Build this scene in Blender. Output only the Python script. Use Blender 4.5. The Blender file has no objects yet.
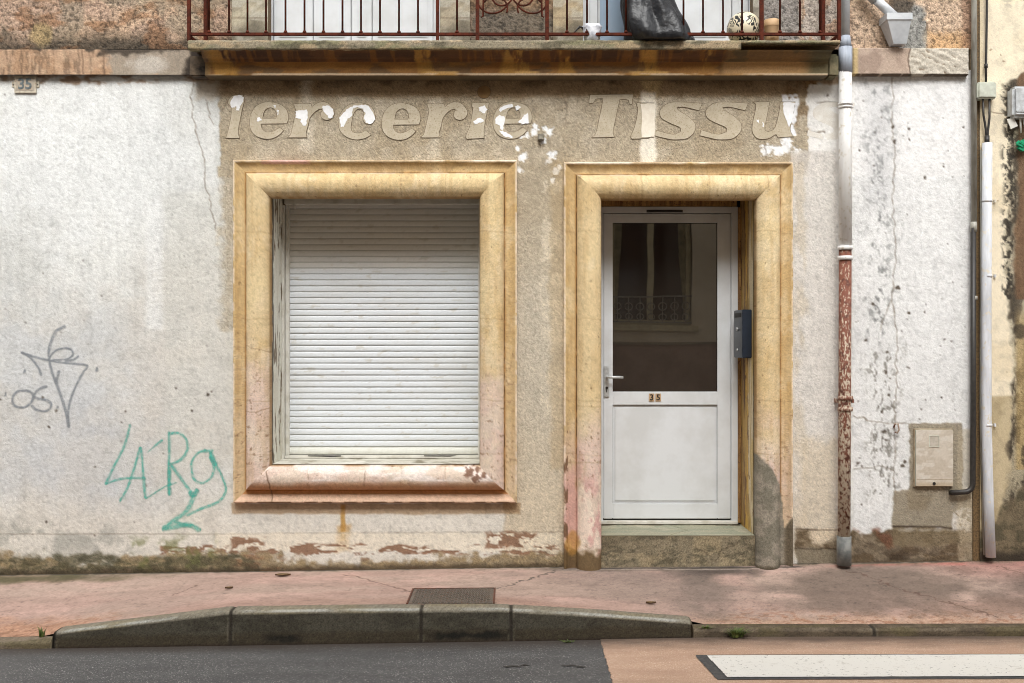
import bpy, bmesh, math, random
import numpy as np
from mathutils import Vector
R = math.radians
random.seed(7)
scene = bpy.context.scene
COL = scene.collection

# ------------------------------------------------------------------ camera
EYE = 1.51; DIST = 7.0; F = 1050.0
cam_d = bpy.data.cameras.new('camera'); cam = bpy.data.objects.new('camera', cam_d)
COL.objects.link(cam); scene.camera = cam
cam.location = (0, -DIST, EYE); cam.rotation_euler = (R(90), 0, 0)
cam_d.sensor_width = 36; cam_d.lens = 36 * F / 1024
cam_d.clip_start = .05; cam_d.clip_end = 500
# ------------------------------------------------------------------ sky, sun, exposure
SUN_EL, SUN_AZ = 50, -6          # azimuth: degrees to the left of the street's axis seen from the wall
world = bpy.data.worlds.new('World'); scene.world = world; world.use_nodes = True
wn = world.node_tree; bg = wn.nodes['Background']
sky = wn.nodes.new('ShaderNodeTexSky'); sky.sky_type = 'NISHITA'; sky.sun_disc = False
sky.sun_elevation = R(SUN_EL); sky.sun_rotation = R(180 + SUN_AZ); sky.air_density = 1.0; sky.dust_density = 4
hs = wn.nodes.new('ShaderNodeHueSaturation'); hs.inputs['Saturation'].default_value = .05
wn.links.new(sky.outputs[0], hs.inputs['Color']); wn.links.new(hs.outputs[0], bg.inputs[0])
bg.inputs[1].default_value = .15
sun_d = bpy.data.lights.new('sun', 'SUN'); sun_d.energy = .65; sun_d.angle = R(24); sun_d.color = (1, .985, .93)
sun = bpy.data.objects.new('sun', sun_d); COL.objects.link(sun)
sun.rotation_euler = (R(90 - SUN_EL), 0, R(SUN_AZ)); sun.location = (0, -6, 12)
vs = scene.view_settings; scene.display_settings.display_device = 'sRGB'
vs.view_transform = 'Standard'; vs.look = 'None'; vs.gamma = 1; vs.use_curve_mapping = False; vs.exposure = 1.06
scene.render.engine = 'CYCLES'
scene.cycles.filter_width = 1.0; scene.cycles.max_bounces = 9; scene.cycles.diffuse_bounces = 6

# ------------------------------------------------------------------ numbers
def W(px, py, y=0.0):
    s = (DIST + y) / F
    return ((px - 512) * s, y, EYE + (341.5 - py) * s)
def lin(c):
    c = np.asarray(c, float) / 255.
    return np.where(c <= .04045, c / 12.92, ((c + .055) / 1.055) ** 2.4)
def L(*c): return tuple(float(v) for v in lin(c)) + (1.0,)
_tab = {}
def vnoise(u, v, s, seed=0, octv=4, rough=.5):
    """value noise fbm in 0..1, feature size s (number or pair)"""
    su, sv = (s if isinstance(s, tuple) else (s, s))
    if seed not in _tab: _tab[seed] = np.random.RandomState(seed + 11).rand(256, 256)
    T = _tab[seed]; out = 0.; amp = 1.; tot = 0.
    u = np.asarray(u, float) / su; v = np.asarray(v, float) / sv
    for o in range(octv):
        iu = np.floor(u).astype(int); iv = np.floor(v).astype(int)
        fu = u - iu; fv = v - iv; fu = fu * fu * (3 - 2 * fu); fv = fv * fv * (3 - 2 * fv)
        a = T[iu % 256, iv % 256]; b = T[(iu + 1) % 256, iv % 256]
        c = T[iu % 256, (iv + 1) % 256]; d = T[(iu + 1) % 256, (iv + 1) % 256]
        out = out + amp * ((a * (1 - fu) + b * fu) * (1 - fv) + (c * (1 - fu) + d * fu) * fv)
        tot += amp; amp *= rough; u = u * 2.03 + 17.3; v = v * 2.03 + 5.1
    return out / tot
def ss(a, b, x):
    t = np.clip((x - a) / (b - a), 0, 1); return t * t * (3 - 2 * t)
class Paint:
    """colour layers over points (u, v) in photograph-sized units; c is sRGB 0..255, h the relief in metres"""
    def __init__(s, u, v, base):
        s.u = np.asarray(u, float).ravel(); s.v = np.asarray(v, float).ravel(); n = s.u.size
        s.c = np.tile(np.asarray(base, float), (n, 1)); s.h = np.zeros(n); s.g = np.full(n, .5)
        s.w1 = vnoise(s.u, s.v, 26, 1, 5) - .5; s.w2 = vnoise(s.u, s.v, 7, 2, 3) - .5
    def n(s, sc, seed, o=4, r=.5): return vnoise(s.u, s.v, sc, seed, o, r)
    def mix(s, col, m, dh=0, g=None):
        m = np.clip(m, 0, 1); s.c += (np.asarray(col, float) - s.c) * m[:, None]; s.h += dh * m
        if g is not None: s.g += (g - s.g) * m
    def mul(s, f, m=1.):
        f = np.asarray(f, float)
        if f.ndim == 1 and f.size == 3: f = f[None, :]
        elif f.ndim == 1: f = f[:, None]
        m = np.asarray(m, float); m = m[:, None] if m.ndim else m
        s.c *= 1 + (f - 1) * m
    def rect(s, x0, y0, x1, y1, soft=3, warp=12, fine=6):
        d = np.minimum(np.minimum(s.u - x0, x1 - s.u), np.minimum(s.v - y0, y1 - s.v)) + s.w1 * warp * 2 + s.w2 * fine * 2
        return ss(-soft, soft, d)
    def ell(s, cx, cy, rx, ry, soft=.2, warp=.4, fine=.2):
        d = 1 - np.hypot((s.u - cx) / rx, (s.v - cy) / ry) + s.w1 * warp * 2 + s.w2 * fine * 2
        return ss(-soft, soft, d)
    def line(s, pts, w=.7, jit=3, soft=.6):
        m = np.zeros(s.u.size); P = np.array(pts, float)
        lo = P.min(0) - 8 - jit; hi = P.max(0) + 8 + jit
        k = np.where((s.u > lo[0]) & (s.u < hi[0]) & (s.v > lo[1]) & (s.v < hi[1]))[0]
        if not k.size: return m
        uu = s.u[k] + s.w2[k] * jit * 2; vv = s.v[k] + (vnoise(s.u[k], s.v[k], 8, 5, 3) - .5) * jit * 2
        best = np.full(k.size, 1e9)
        for a, b in zip(P[:-1], P[1:]):
            d = b - a; t = np.clip(((uu - a[0]) * d[0] + (vv - a[1]) * d[1]) / max(d @ d, 1e-6), 0, 1)
            best = np.minimum(best, np.hypot(uu - a[0] - t * d[0], vv - a[1] - t * d[1]))
        m[k] = 1 - ss(w - soft, w + soft, best); return m
    def dots(s, pts, amp=1.):
        m = np.zeros(s.u.size)
        for x, y, r in pts:
            k = np.where((np.abs(s.u - x) < r + 2) & (np.abs(s.v - y) < r + 2))[0]
            if k.size:
                d = np.hypot(s.u[k] - x, (s.v[k] - y)) * (1 + 1.7 * (vnoise(s.u[k], s.v[k], 2.2, 9, 3, .6) - .5))
                m[k] = np.maximum(m[k], 1 - ss(r * .6, r * 1.15, d))
        return m

# ------------------------------------------------------------------ materials
class NT:
    def __init__(s, name):
        s.m = bpy.data.materials.new(name); s.m.use_nodes = True; s.t = s.m.node_tree
        s.p = s.t.nodes['Principled BSDF']; s.x = None
    def N(s, kind, **kw):
        n = s.t.nodes.new('ShaderNode' + kind)
        for k, v in kw.items(): setattr(n, k, v)
        return n
    def L(s, a, b): s.t.links.new(a, b)
    def coord(s):
        if s.x is None: s.x = s.N('NewGeometry').outputs['Position']
        return s.x
    def noise(s, scale, det=3, rough=.55, stretch=None):
        n = s.N('TexNoise'); n.inputs['Scale'].default_value = scale; n.inputs['Detail'].default_value = det
        n.inputs['Roughness'].default_value = rough
        if stretch:
            mp = s.N('Mapping'); mp.inputs['Scale'].default_value = stretch; s.L(s.coord(), mp.inputs[0]); s.L(mp.outputs[0], n.inputs['Vector'])
        else: s.L(s.coord(), n.inputs['Vector'])
        return n.outputs['Fac']
    def math(s, op, a, b=None, clamp=False):
        n = s.N('Math', operation=op); n.use_clamp = clamp
        for i, q in enumerate((a, b)):
            if q is None: continue
            if hasattr(q, 'is_linked'): s.L(q, n.inputs[i])
            else: n.inputs[i].default_value = q
        return n.outputs[0]
    def rng(s, f, a, b, c, d):
        n = s.N('MapRange'); s.L(f, n.inputs[0])
        for i, q in enumerate((a, b, c, d)): n.inputs[i + 1].default_value = q
        return n.outputs[0]
    def mixc(s, f, a, b, mode='MIX'):
        n = s.N('Mix', data_type='RGBA', blend_type=mode)
        for sock, q in ((n.inputs[0], f), (n.inputs[6], a), (n.inputs[7], b)):
            if hasattr(q, 'is_linked'): s.L(q, sock)
            else: sock.default_value = q
        return n.outputs[2]
    def bump(s, h, dist, prev=None):
        n = s.N('Bump'); n.inputs['Distance'].default_value = dist; n.inputs['Strength'].default_value = 1
        s.L(h, n.inputs['Height'])
        if prev: s.L(prev, n.inputs['Normal'])
        return n.outputs[0]
def pigmat(name, scale=150, grain=.35, pit=.5, bump=.004, rough=.88, scale2=45, bump2=.004, spec=.3):
    """colour from the pigment attribute (its alpha = graininess), fine grain, dark pits and relief from noise"""
    t = NT(name); a = t.N('Attribute', attribute_name='pig')
    n1 = t.noise(scale, 3, .65); n2 = t.noise(scale2, 3, .6)
    g = t.math('MULTIPLY', t.math('SUBTRACT', n1, .5), t.math('MULTIPLY', a.outputs['Alpha'], grain * 4))
    pitm = t.rng(n1, .30, .42, 1, 0); p2 = t.math('MULTIPLY', t.math('MULTIPLY', pitm, a.outputs['Alpha']), pit)
    f = t.math('SUBTRACT', t.math('ADD', g, 1.0), p2)
    col = t.N('VectorMath', operation='SCALE'); t.L(a.outputs['Color'], col.inputs[0]); t.L(f, col.inputs['Scale'])
    t.L(col.outputs[0], t.p.inputs['Base Color'])
    b = t.bump(t.math('MULTIPLY', n2, t.rng(a.outputs['Alpha'], 0, 1, .3, 1.3)), bump2)
    b = t.bump(t.math('MULTIPLY', n1, t.rng(a.outputs['Alpha'], 0, 1, .3, 1.3)), bump, b); t.L(b, t.p.inputs['Normal'])
    t.p.inputs['Roughness'].default_value = rough; t.p.inputs['Specular IOR Level'].default_value = spec
    return t.m
def mat(name, c1, c2=None, scale=20, rough=.6, metal=0, bump=0, bscale=90, lo=.4, hi=.62, stretch=None, det=4, spec=.5, c3=None, s3=60):
    t = NT(name); c2 = c2 or c1
    f = t.rng(t.noise(scale, det, .6, stretch), lo, hi, 0, 1); col = t.mixc(f, L(*c1), L(*c2))
    if c3: col = t.mixc(t.rng(t.noise(s3, 5, .7), .56, .62, 0, 1), col, L(*c3))
    t.L(col, t.p.inputs['Base Color'])
    if bump: t.L(t.bump(t.noise(bscale, 3, .6), bump), t.p.inputs['Normal'])
    t.p.inputs['Roughness'].default_value = rough; t.p.inputs['Metallic'].default_value = metal
    t.p.inputs['Specular IOR Level'].default_value = spec
    return t.m
M = {}
M['wall'] = pigmat('render_wall', 130, .24, .34, .0034, .9, 85, .0030)
M['coarse'] = pigmat('roughcast', 110, .30, .35, .005, .9, 60, .006)
M['stone'] = pigmat('painted_stone', 140, .20, .22, .0026, .85, 90, .0016)
M['plain'] = pigmat('weathered_paint', 220, .12, .1, .0010, .6, 60, .001)
M['pave'] = pigmat('pavement_cement', 120, .20, .30, .0008, .85, 35, .0006)
M['kerb'] = pigmat('kerb_stone', 115, .28, .35, .003, .82, 50, .003)
M['pvc'] = mat('white_pvc', (214, 217, 220), (202, 204, 205), 4, .4, 0, .0003, 60)
M['pvc2'] = mat('grimy_white_plastic', (214, 212, 204), (192, 188, 176), 14, .45, lo=.45, hi=.7)
M['gasket'] = mat('black_gasket', (28, 26, 24), (40, 36, 32), 30, .6)
M['steel'] = mat('satin_steel', (206, 208, 208), (186, 188, 188), 60, .35, .35)
M['rail'] = mat('red_brown_rail_paint', (90, 42, 28), (66, 33, 24), 26, .8, 0, .0006, 200, c3=(54, 30, 22), spec=.12)
M['black'] = mat('black_plastic', (26, 27, 30), (34, 35, 38), 20, .4)
M['brass'] = mat('tan_tile', (190, 160, 125), (172, 142, 108), 60, .5)
M['ink'] = mat('dark_digit', (30, 24, 22), (38, 30, 26), 60, .6)
M['iron'] = mat('cast_iron', (112, 104, 94), (76, 70, 64), 70, .6, .1, .0008, 160, c3=(112, 74, 54), s3=90)
M['lead'] = mat('old_grey_metal', (160, 158, 148), (122, 118, 108), 18, .6, 0, .0006, 120, stretch=(1, 1, .25))
M['anthracite'] = mat('anthracite_metal', (38, 47, 60), (30, 38, 50), 10, .35, .1)
M['cable'] = mat('black_cable', (34, 31, 29), (50, 46, 42), 40, .5)
M['boxgrey'] = mat('grey_green_plastic', (196, 200, 186), (178, 180, 166), 24, .5)
M['meter'] = mat('light_grey_plastic', (196, 200, 202), (168, 170, 170), 24, .45)
M['weed'] = mat('weed_green', (104, 118, 56), (64, 80, 36), 80, .6)
M['leaf'] = mat('dead_leaf', (120, 96, 62), (84, 66, 44), 80, .7)
M['bagm'] = mat('black_bin_bag', (22, 23, 26), (32, 33, 37), 9, .45, 0, .014, 14)
M['white'] = mat('white_residue', (246, 246, 247), (238, 238, 238), 60, .8, 0, .0012, 170, spec=.2)

# ------------------------------------------------------------------ mesh helpers
def link(o, parent=None):
    COL.objects.link(o)
    if parent: o.parent = parent
    return o
def thing(name, label, cat, loc=(0, 0, 0), group=None):
    o = bpy.data.objects.new(name, None); o.empty_display_size = .1; COL.objects.link(o); o.location = loc
    o['label'] = label; o['category'] = cat
    if group: o['group'] = group
    return o
def tag(o, label, cat, group=None):
    o['label'] = label; o['category'] = cat
    if group: o['group'] = group
    return o
def origin_of(parent):
    v = Vector((0, 0, 0))
    while parent is not None: v += parent.location; parent = parent.parent
    return v
def raw(name, V, faces, m, parent=None, smooth=False, col=None, kind=None, label=None, mi=None):
    """V in world metres; the object keeps its parent's origin"""
    V = np.asarray(V, float).reshape(-1, 3); me = bpy.data.meshes.new(name)
    if parent is not None: V = V - np.array(origin_of(parent))
    if isinstance(faces, np.ndarray):
        nf = len(faces); me.vertices.add(len(V)); me.vertices.foreach_set('co', V.astype(np.float32).ravel())
        me.loops.add(nf * 4); me.loops.foreach_set('vertex_index', faces.astype(np.int32).ravel())
        me.polygons.add(nf); me.polygons.foreach_set('loop_start', np.arange(0, nf * 4, 4, dtype=np.int32))
        me.update(calc_edges=True)
    else: me.from_pydata(V.tolist(), [], faces)
    ms = m if isinstance(m, (list, tuple)) else [m]
    for q in ms: me.materials.append(q)
    if mi is not None: me.polygons.foreach_set('material_index', np.asarray(mi, np.int32))
    if col is not None:
        at = me.attributes.new('pig', 'FLOAT_COLOR', 'POINT'); at.data.foreach_set('color', np.asarray(col, np.float32).ravel())
    if smooth: me.polygons.foreach_set('use_smooth', np.ones(len(me.polygons), bool))
    me.validate(); me.update()
    o = bpy.data.objects.new(name, me); link(o, parent)
    if kind: o['kind'] = kind
    if label: o['label'] = label
    return o
_rs = np.random.RandomState(3)
def pigcol(P):
    k = 1 + (_rs.rand(P.g.size) - .5) * .50 * np.clip(P.g, .12, 1.1)          # grain of the render, one speck per vertex
    return np.concatenate([lin(np.clip(P.c, 0, 250)) * k[:, None], np.clip(P.g, 0, 1.5)[:, None]], 1)
def quads(n, m, keep=None, flip=False):
    i, j = np.meshgrid(np.arange(n - 1), np.arange(m - 1), indexing='ij')
    a = i * m + j; f = np.stack([a, a + 1, a + m + 1, a + m], -1).reshape(-1, 4)
    if flip: f = f[:, ::-1]
    return f if keep is None else f[keep.ravel()]
class MB:
    """collects shapes into ONE mesh"""
    def __init__(s): s.b = bmesh.new()
    def box(s, x0, x1, y0, y1, z0, z1, bev=0.0, mi=0):
        vs = [s.b.verts.new((x, y, z)) for x in (x0, x1) for y in (y0, y1) for z in (z0, z1)]
        idx = [(0, 1, 3, 2), (4, 6, 7, 5), (0, 4, 5, 1), (2, 3, 7, 6), (0, 2, 6, 4), (1, 5, 7, 3)]
        fs = [s.b.faces.new([vs[k] for k in q]) for q in idx]
        for f in fs: f.material_index = mi
        if bev:
            es = list({e for f in fs for e in f.edges})
            bmesh.ops.bevel(s.b, geom=es, offset=bev, segments=2, affect='EDGES')
        return s
    def tube(s, pts, r, n=12, cap=True, sm=True):
        pts = [Vector(p) for p in pts]; rs = r if isinstance(r, (list, tuple)) else [r] * len(pts); rings = []
        up = None
        for i, p in enumerate(pts):
            d = (pts[min(i + 1, len(pts) - 1)] - pts[max(i - 1, 0)]).normalized()
            if up is None: up = Vector((0, 1, 0)) if abs(d.y) < .9 else Vector((1, 0, 0))
            a = d.cross(up)
            if a.length < 1e-4: a = d.cross(Vector((1, 0, 0)))
            a.normalize(); b = a.cross(d).normalized(); up = b
            rings.append([s.b.verts.new(p + (a * math.cos(t) + b * math.sin(t)) * rs[i]) for t in [2 * math.pi * k / n for k in range(n)]])
        for A, B in zip(rings[:-1], rings[1:]):
            for k in range(n):
                f = s.b.faces.new((A[k], A[(k + 1) % n], B[(k + 1) % n], B[k])); f.smooth = sm
        if cap: s.b.faces.new(rings[0][::-1]); s.b.faces.new(rings[-1])
        return s
    def poly(s, pts, y0, y1):
        """polygon given as (x, z), pulled from y0 (front) to y1"""
        a = [s.b.verts.new((x, y0, z)) for x, z in pts]; b = [s.b.verts.new((x, y1, z)) for x, z in pts]
        s.b.faces.new(a); s.b.faces.new(b[::-1]); n = len(pts)
        for k in range(n): s.b.faces.new((a[k], b[k], b[(k + 1) % n], a[(k + 1) % n]))
        return s
    def build(s, name, m, parent=None, kind=None, label=None, smooth=False):
        bmesh.ops.recalc_face_normals(s.b, faces=s.b.faces)
        me = bpy.data.meshes.new(name)
        if parent is not None: bmesh.ops.translate(s.b, verts=s.b.verts, vec=-origin_of(parent))
        s.b.to_mesh(me); s.b.free()
        for q in (m if isinstance(m, (list, tuple)) else [m]): me.materials.append(q)
        if smooth: me.polygons.foreach_set('use_smooth', np.ones(len(me.polygons), bool))
        o = bpy.data.objects.new(name, me); link(o, parent)
        if kind: o['kind'] = kind
        if label: o['label'] = label
        return o
def catmull(pts, n=6, closed=False):
    P = [np.array(p, float) for p in pts]; out = []; N = len(P)
    for i in range(N if closed else N - 1):
        g = (lambda k: P[k % N]) if closed else (lambda k: P[min(max(k, 0), N - 1)])
        a, b, c, d = g(i - 1), g(i), g(i + 1), g(i + 2)
        for t in np.arange(n) / n:
            out.append(.5 * ((2 * b) + (c - a) * t + (2 * a - 5 * b + 4 * c - d) * t * t + (3 * b - a - 3 * c + d) * t ** 3))
    if not closed: out.append(P[-1])
    return np.array(out)

# ------------------------------------------------------------------ ground heights
def base_z(X): return .005 + .0145 * np.asarray(X, float)
KX = [-14, -2.95, -2.62, -2.60, -1.62, -.9, -.07, .5, 1.0, 1.02, 1.035, 3, 14]
KZ = [-.30, -.196, -.189, -.136, -.018, -.008, -.003, -.036, -.074, -.079, -.121, -.117, .02]
PX = [-14, -2.95, -2.70, -2.40, -1.62, -.9, -.07, .5, .9, 1.12, 3, 14]
PZ = [-.30, -.196, -.187, -.118, -.022, -.012, -.007, -.040, -.072, -.122, -.118, .02]
def kerb_z(X): return np.interp(X, KX, KZ)
def pave_edge(X): return np.interp(X, PX, PZ)
def road_z(X, Y):
    w = np.clip((np.asarray(Y, float) + 1.42) / .34, 0, 1); X = np.asarray(X, float)
    return -.188 + (.0140 * np.minimum(X, 1.3) + .002 * X) * w + .003 * X * (1 - w)
def pave_z(X, Y):
    t = np.clip(-Y / .94, 0, 1); return base_z(X) * (1 - t) + pave_edge(X) * t - .004 * np.sin(t * math.pi)

# ================================================================== THE HOUSE
house = thing('town_house', 'old house front in flaking white and beige render with shuttered shop window and balcony', 'house', (0, 0, 0))

def wall_paint(u, v):
    P = Paint(u, v, (222, 222, 218)); n = P.n
    # broad tone of the old white paint
    big = n(90, 21, 4); st = n((9, 120), 22, 4); sp = n(3.2, 23, 2)
    P.mul(1 - .07 * ss(.45, .75, big)); P.mul(1 - .04 * ss(.45, .8, st), ss(75, 140, P.v)); P.mul(1 - .03 * ss(.5, .7, n((3, 70), 24, 3)) * (P.v > 78))
    P.mix((199, 200, 201), .75 * P.ell(80, 430, 150, 120, .5, .5, .1))
    P.mix((187, 189, 193), .55 * P.ell(110, 480, 60, 75, .5, .6, .2))
    P.mix((202, 196, 187), .7 * P.ell(195, 350, 70, 130, .5, .5, .1))
    P.mix((226, 228, 228), .6 * P.ell(90, 160, 130, 90, .5, .5, .1)); P.mix((228, 229, 228), .6 * P.rect(146, 200, 163, 330, 4, 3, 2)); P.mix((204, 203, 196), .5 * P.rect(164, 190, 236, 470, 6, 8, 4))
    P.mix((216, 209, 196), .7 * ss(470, 530, P.v + P.w1 * 40) * (P.u < 560))
    P.mix((210, 204, 194), .4 * P.rect(-600, 300, 240, 540, 40, 60, 10) * ss(.45, .7, n(40, 25)))
    # bare cement render: sign panel, pier between the openings
    paint = np.ones(P.u.size)
    panel = np.maximum(P.rect(219, 60, 818, 176, 1.3, 2.5, 3.5), P.rect(222, 140, 236, 330, 5, 6, 6) * .8)
    panel = np.maximum(panel, P.rect(505, 150, 578, 620, 2, 3, 3))
    bare = np.array((174, 161, 139.)); m = panel
    P.mix(bare, m, -.0012, g=1.15)
    P.mix((162, 146, 120), .5 * m * ss(.45, .65, n(36, 31)) * (P.v < 170), g=1.2)
    P.mix((190, 178, 158), .6 * m * ss(.5, .7, n(22, 32)) * (P.v < 250))
    P.mix((196, 187, 170), .75 * m * ss(190, 330, P.v + P.w1 * 60), g=.9)
    P.mix((206, 192, 168), .7 * m * ss(380, 500, P.v + P.w1 * 60), g=.8)
    P.mix((214, 203, 182), .6 * P.rect(541, 180, 566, 420, 2, 5, 4) * ss(.4, .6, n(14, 33)))
    P.mix((140, 110, 74), .5 * P.rect(215, 60, 818, 97, 3, 2, 2), g=1.0)
    P.mix((84, 66, 46), .5 * P.rect(219, 60, 818, 86, 6, 3, 3) * ss(.42, .6, n(24, 34)))
    P.mix((112, 86, 56), .5 * P.rect(786, 60, 818, 130, 3, 3, 4) * ss(.4, .55, n(12, 35)))
    # white drip running over the second word
    P.mix((196, 172, 130), .9 * P.rect(636, 60, 668, 100, 2, 3, 3) * (1 - ss(2, 10, np.abs(P.u - 652) - (100 - P.v) * .45 + 3)))
    P.mix((238, 230, 214), .95 * P.rect(641, 92, 656, 164, 2, 1.5, 1.5), .0008, g=.5)
    P.mix((214, 204, 186), .6 * P.rect(301, 60, 312, 150, 5, 4, 4)); P.mix((214, 204, 186), .5 * P.rect(428, 98, 441, 158, 4, 3, 4))
    # white crumbs of paint
    crumbs = [(534, 131, 4), (549, 132, 4), (546, 129, 3), (522, 157, 5), (527, 135, 3), (544, 141, 3), (552, 155, 4), (549, 161, 3), (535, 126, 3), (518, 149, 3), (556, 171, 4),
              (560, 167, 3), (553, 180, 3), (767, 150, 6), (779, 151, 6), (787, 147, 6), (786, 141, 5), (775, 148, 3), (797, 151, 4), (520, 170, 3), (521, 137, 2)]
    P.mix((238, 238, 238), P.dots(crumbs), .0012, g=.3)
    P.mix((238, 238, 240), P.rect(783, 96, 797, 136, 1, 1.5, 4) * ss(.35, .45, n(9, 36) + .1), .0012, g=.3)
    # white to the right of the panel
    w = P.rect(808, 84, 1000, 176, 1.0, 1.5, 4) * (P.u > 802)
    P.mix((230, 228, 224), w, 0, g=.3)
    # strip between door surround and drainpipe
    P.mix((211, 205, 198), .8 * P.rect(790, 150, 838, 620, 3, 2, 2), g=.75)
    P.mix((196, 184, 164), .6 * P.rect(793, 160, 806, 560, 3, 4, 2) * ss(.4, .6, n((10, 30), 38)))
    P.mix((206, 190, 164), .6 * P.rect(796, 440, 838, 560, 12, 6, 6))
    # right bay, mould streaks and cracks
    P.mix((226, 226, 227), .6 * P.rect(853, 70, 975, 620, 3, 2, 2))
    mould = ss(.46, .66, n((7, 10), 41, 4, .7)) * P.rect(858, 78, 900, 350, 14, 12, 6)
    fm = ss(.42, .6, n((3, 4), 40, 3, .7)); P.mix((120, 121, 120), .8 * mould * fm * (.5 + .5 * ss(0, 1, np.exp(-((P.u - 877) / 12) ** 2))))
    P.mix((112, 108, 100), .7 * ss(.56, .66, n((3.5, 6), 42, 4, .7)) * P.rect(868, 350, 900, 500, 8, 10, 6))
    P.mix((176, 176, 178), .35 * P.rect(866, 85, 894, 210, 10, 8, 4))
    crk = [[(893, 78), (892, 130), (895, 160), (892, 200), (896, 240), (893, 300), (897, 350), (894, 430)], [(853, 415), (870, 420), (893, 424), (925, 425)],
           [(853, 470), (880, 466), (893, 470)], [(194, 80), (191, 96), (194, 118), (198, 138), (203, 160)], [(206, 100), (210, 116), (214, 124)], [(203, 160), (207, 190), (216, 230)],
           [(818, 101), (838, 102)], [(797, 128), (808, 132), (826, 132)], [(565, 100), (566, 122), (570, 124)], [(765, 140), (766, 160)], [(895, 440), (894, 525)], [(892, 300), (880, 330)]]
    for q in crk: P.mix((120, 108, 92), .75 * P.line(q, .45, 2.5, .55), -.0008)
    P.mix((120, 100, 76), .6 * P.line([(222, 110), (227, 102), (233, 94)], .5, .5))
    # small holes and chips
    rs = np.random.RandomState(5)
    holes = [(43, 398, 1.6), (56, 411, 1.3), (49, 427, 1.6), (5, 95, 1), (176, 388, 1.2), (192, 411, 1.3), (208, 395, 2), (126, 411, 1), (122, 422, 1), (95, 467, 1.3), (46, 522, 1.3), (33, 535, 1),
             (893, 127, 1.8), (894, 141, 1.8), (909, 129, 1.5), (909, 139, 1.4), (898, 288, 2.4), (860, 150, 1.4), (873, 304, 2), (909, 313, 1.6), (866, 340, 1.5), (951, 341, 1), (909, 368, 1.5), (925, 178, 1.5),
             (887, 352, 1.6), (886, 372, 2), (889, 395, 2), (882, 412, 1.6), (884, 432, 2), (886, 440, 1.6), (858, 463, 1.8), (862, 466, 1.4), (903, 466, 2), (905, 462, 2), (822, 137, 1), (828, 95, 1.3), (300, 87, 1.2), (610, 94, 1.2)]
    holes += [(rs.uniform(0, 230), rs.uniform(250, 540), rs.uniform(.4, .9)) for _ in range(45)] + [(rs.uniform(855, 965), rs.uniform(80, 520), rs.uniform(.4, 1.0)) for _ in range(70)]
    P.mix((84, 74, 64), .85 * P.dots(holes), -.002)
    # rust tears and ochre runs, painted shade below the window
    P.mix((186, 140, 66), .8 * P.rect(341, 505, 345, 540, 1.2, 1, 1)); P.mix((176, 132, 70), .55 * P.rect(337, 526, 349, 550, 3, 3, 3))
    P.mix((120, 84, 54), .6 * P.rect(-600, 66, 215, 82, 2, 2, 4) * ss(.4, .6, n((14, 6), 44)))
    P.mix((172, 156, 134), .6 * P.rect(196, 70, 222, 100, 4, 3, 3))
    P.mix((150, 112, 70), .6 * P.rect(806, 60, 840, 84, 2, 3, 3))
    P.mix((150, 112, 70), .5 * P.rect(232, 503, 520, 514, 1, 1, 1))  # brown band painted as the shadow of the window surround
    P.mix((178, 152, 112), .35 * P.rect(550, 160, 566, 470, 3, 3, 3))
    # dado: lower coat, peeled stripe, mossy plinth
    P.mix((132, 120, 104), .55 * P.line([(-400, 534), (230, 534), (300, 533), (565, 532)], .5, .8))
    P.mix((228, 218, 198), .6 * P.rect(215, 533, 560, 551, 1.5, 1, 2), .0006)
    pe = ss(.46, .52, n((12, 5), 46, 4, .6)) * P.rect(232, 536, 266, 552, 2, 4, 3)
    pe = np.maximum(pe, ss(.52, .57, n((15, 4), 47, 4, .6)) * P.rect(160, 545, 560, 555, 1.5, 2, 3))
    pe = np.maximum(pe, ss(.48, .52, n((9, 5), 48, 4, .6)) * P.rect(486, 533, 536, 547, 2, 3, 3))
    P.mix((130, 96, 74), .85 * pe, -.0015)
    pl = ss(-3.5, 3.5, P.v - (558 + 4 * np.sin(P.u / 47) + P.w1 * 22 + P.w2 * 12)) * (P.u < 566)
    P.mix((138, 122, 96), .92 * pl, -.001, g=1.1)
    P.mix((158, 138, 104), .7 * pl * ss(.4, .62, n((7, 4), 49, 4, .7)))
    P.mix((132, 92, 70), .5 * pl * ss(.56, .64, n((18, 6), 50)) * P.rect(230, 540, 420, 580, 5, 5, 5))
    ms = ss(0, 1, ss(551, 560, P.v + P.w1 * 24 + P.w2 * 10)) * (P.u < 260)
    P.mix((100, 92, 70), .8 * ms * ss(.36, .58, n((16, 8), 51)), g=1.1)
    P.mix((74, 72, 54), .6 * ms * ss(.38, .6, n((8, 4), 52, 4, .7)) , g=1.2)
    P.mix((104, 108, 64), .6 * P.rect(128, 536, 215, 575, 6, 10, 6) * ss(.4, .6, n(12, 53)))
    P.mix((104, 106, 100), .35 * P.rect(-600, 525, 140, 552, 10, 12, 6) * ss(.45, .65, n(18, 54)))
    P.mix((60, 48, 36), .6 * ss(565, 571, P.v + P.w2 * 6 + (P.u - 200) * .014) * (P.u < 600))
    # foot of the wall right of the door
    ft = P.rect(796, 531, 1000, 620, 2, 5, 4) * (P.u > 790)
    P.mix((126, 110, 88), .9 * ft, -.001, g=1); P.mix((98, 86, 70), .7 * ft * (P.u > 853) * ss(.35, .6, n((9, 5), 55, 4, .7)))
    P.mix((222, 206, 182), .9 * P.ell(826, 535, 14, 12, .3, .5, .4) * (P.u < 842) * (P.v > 528))
    P.mix((92, 76, 56), .7 * ft * ss(.46, .6, n((16, 9), 56)))
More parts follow.
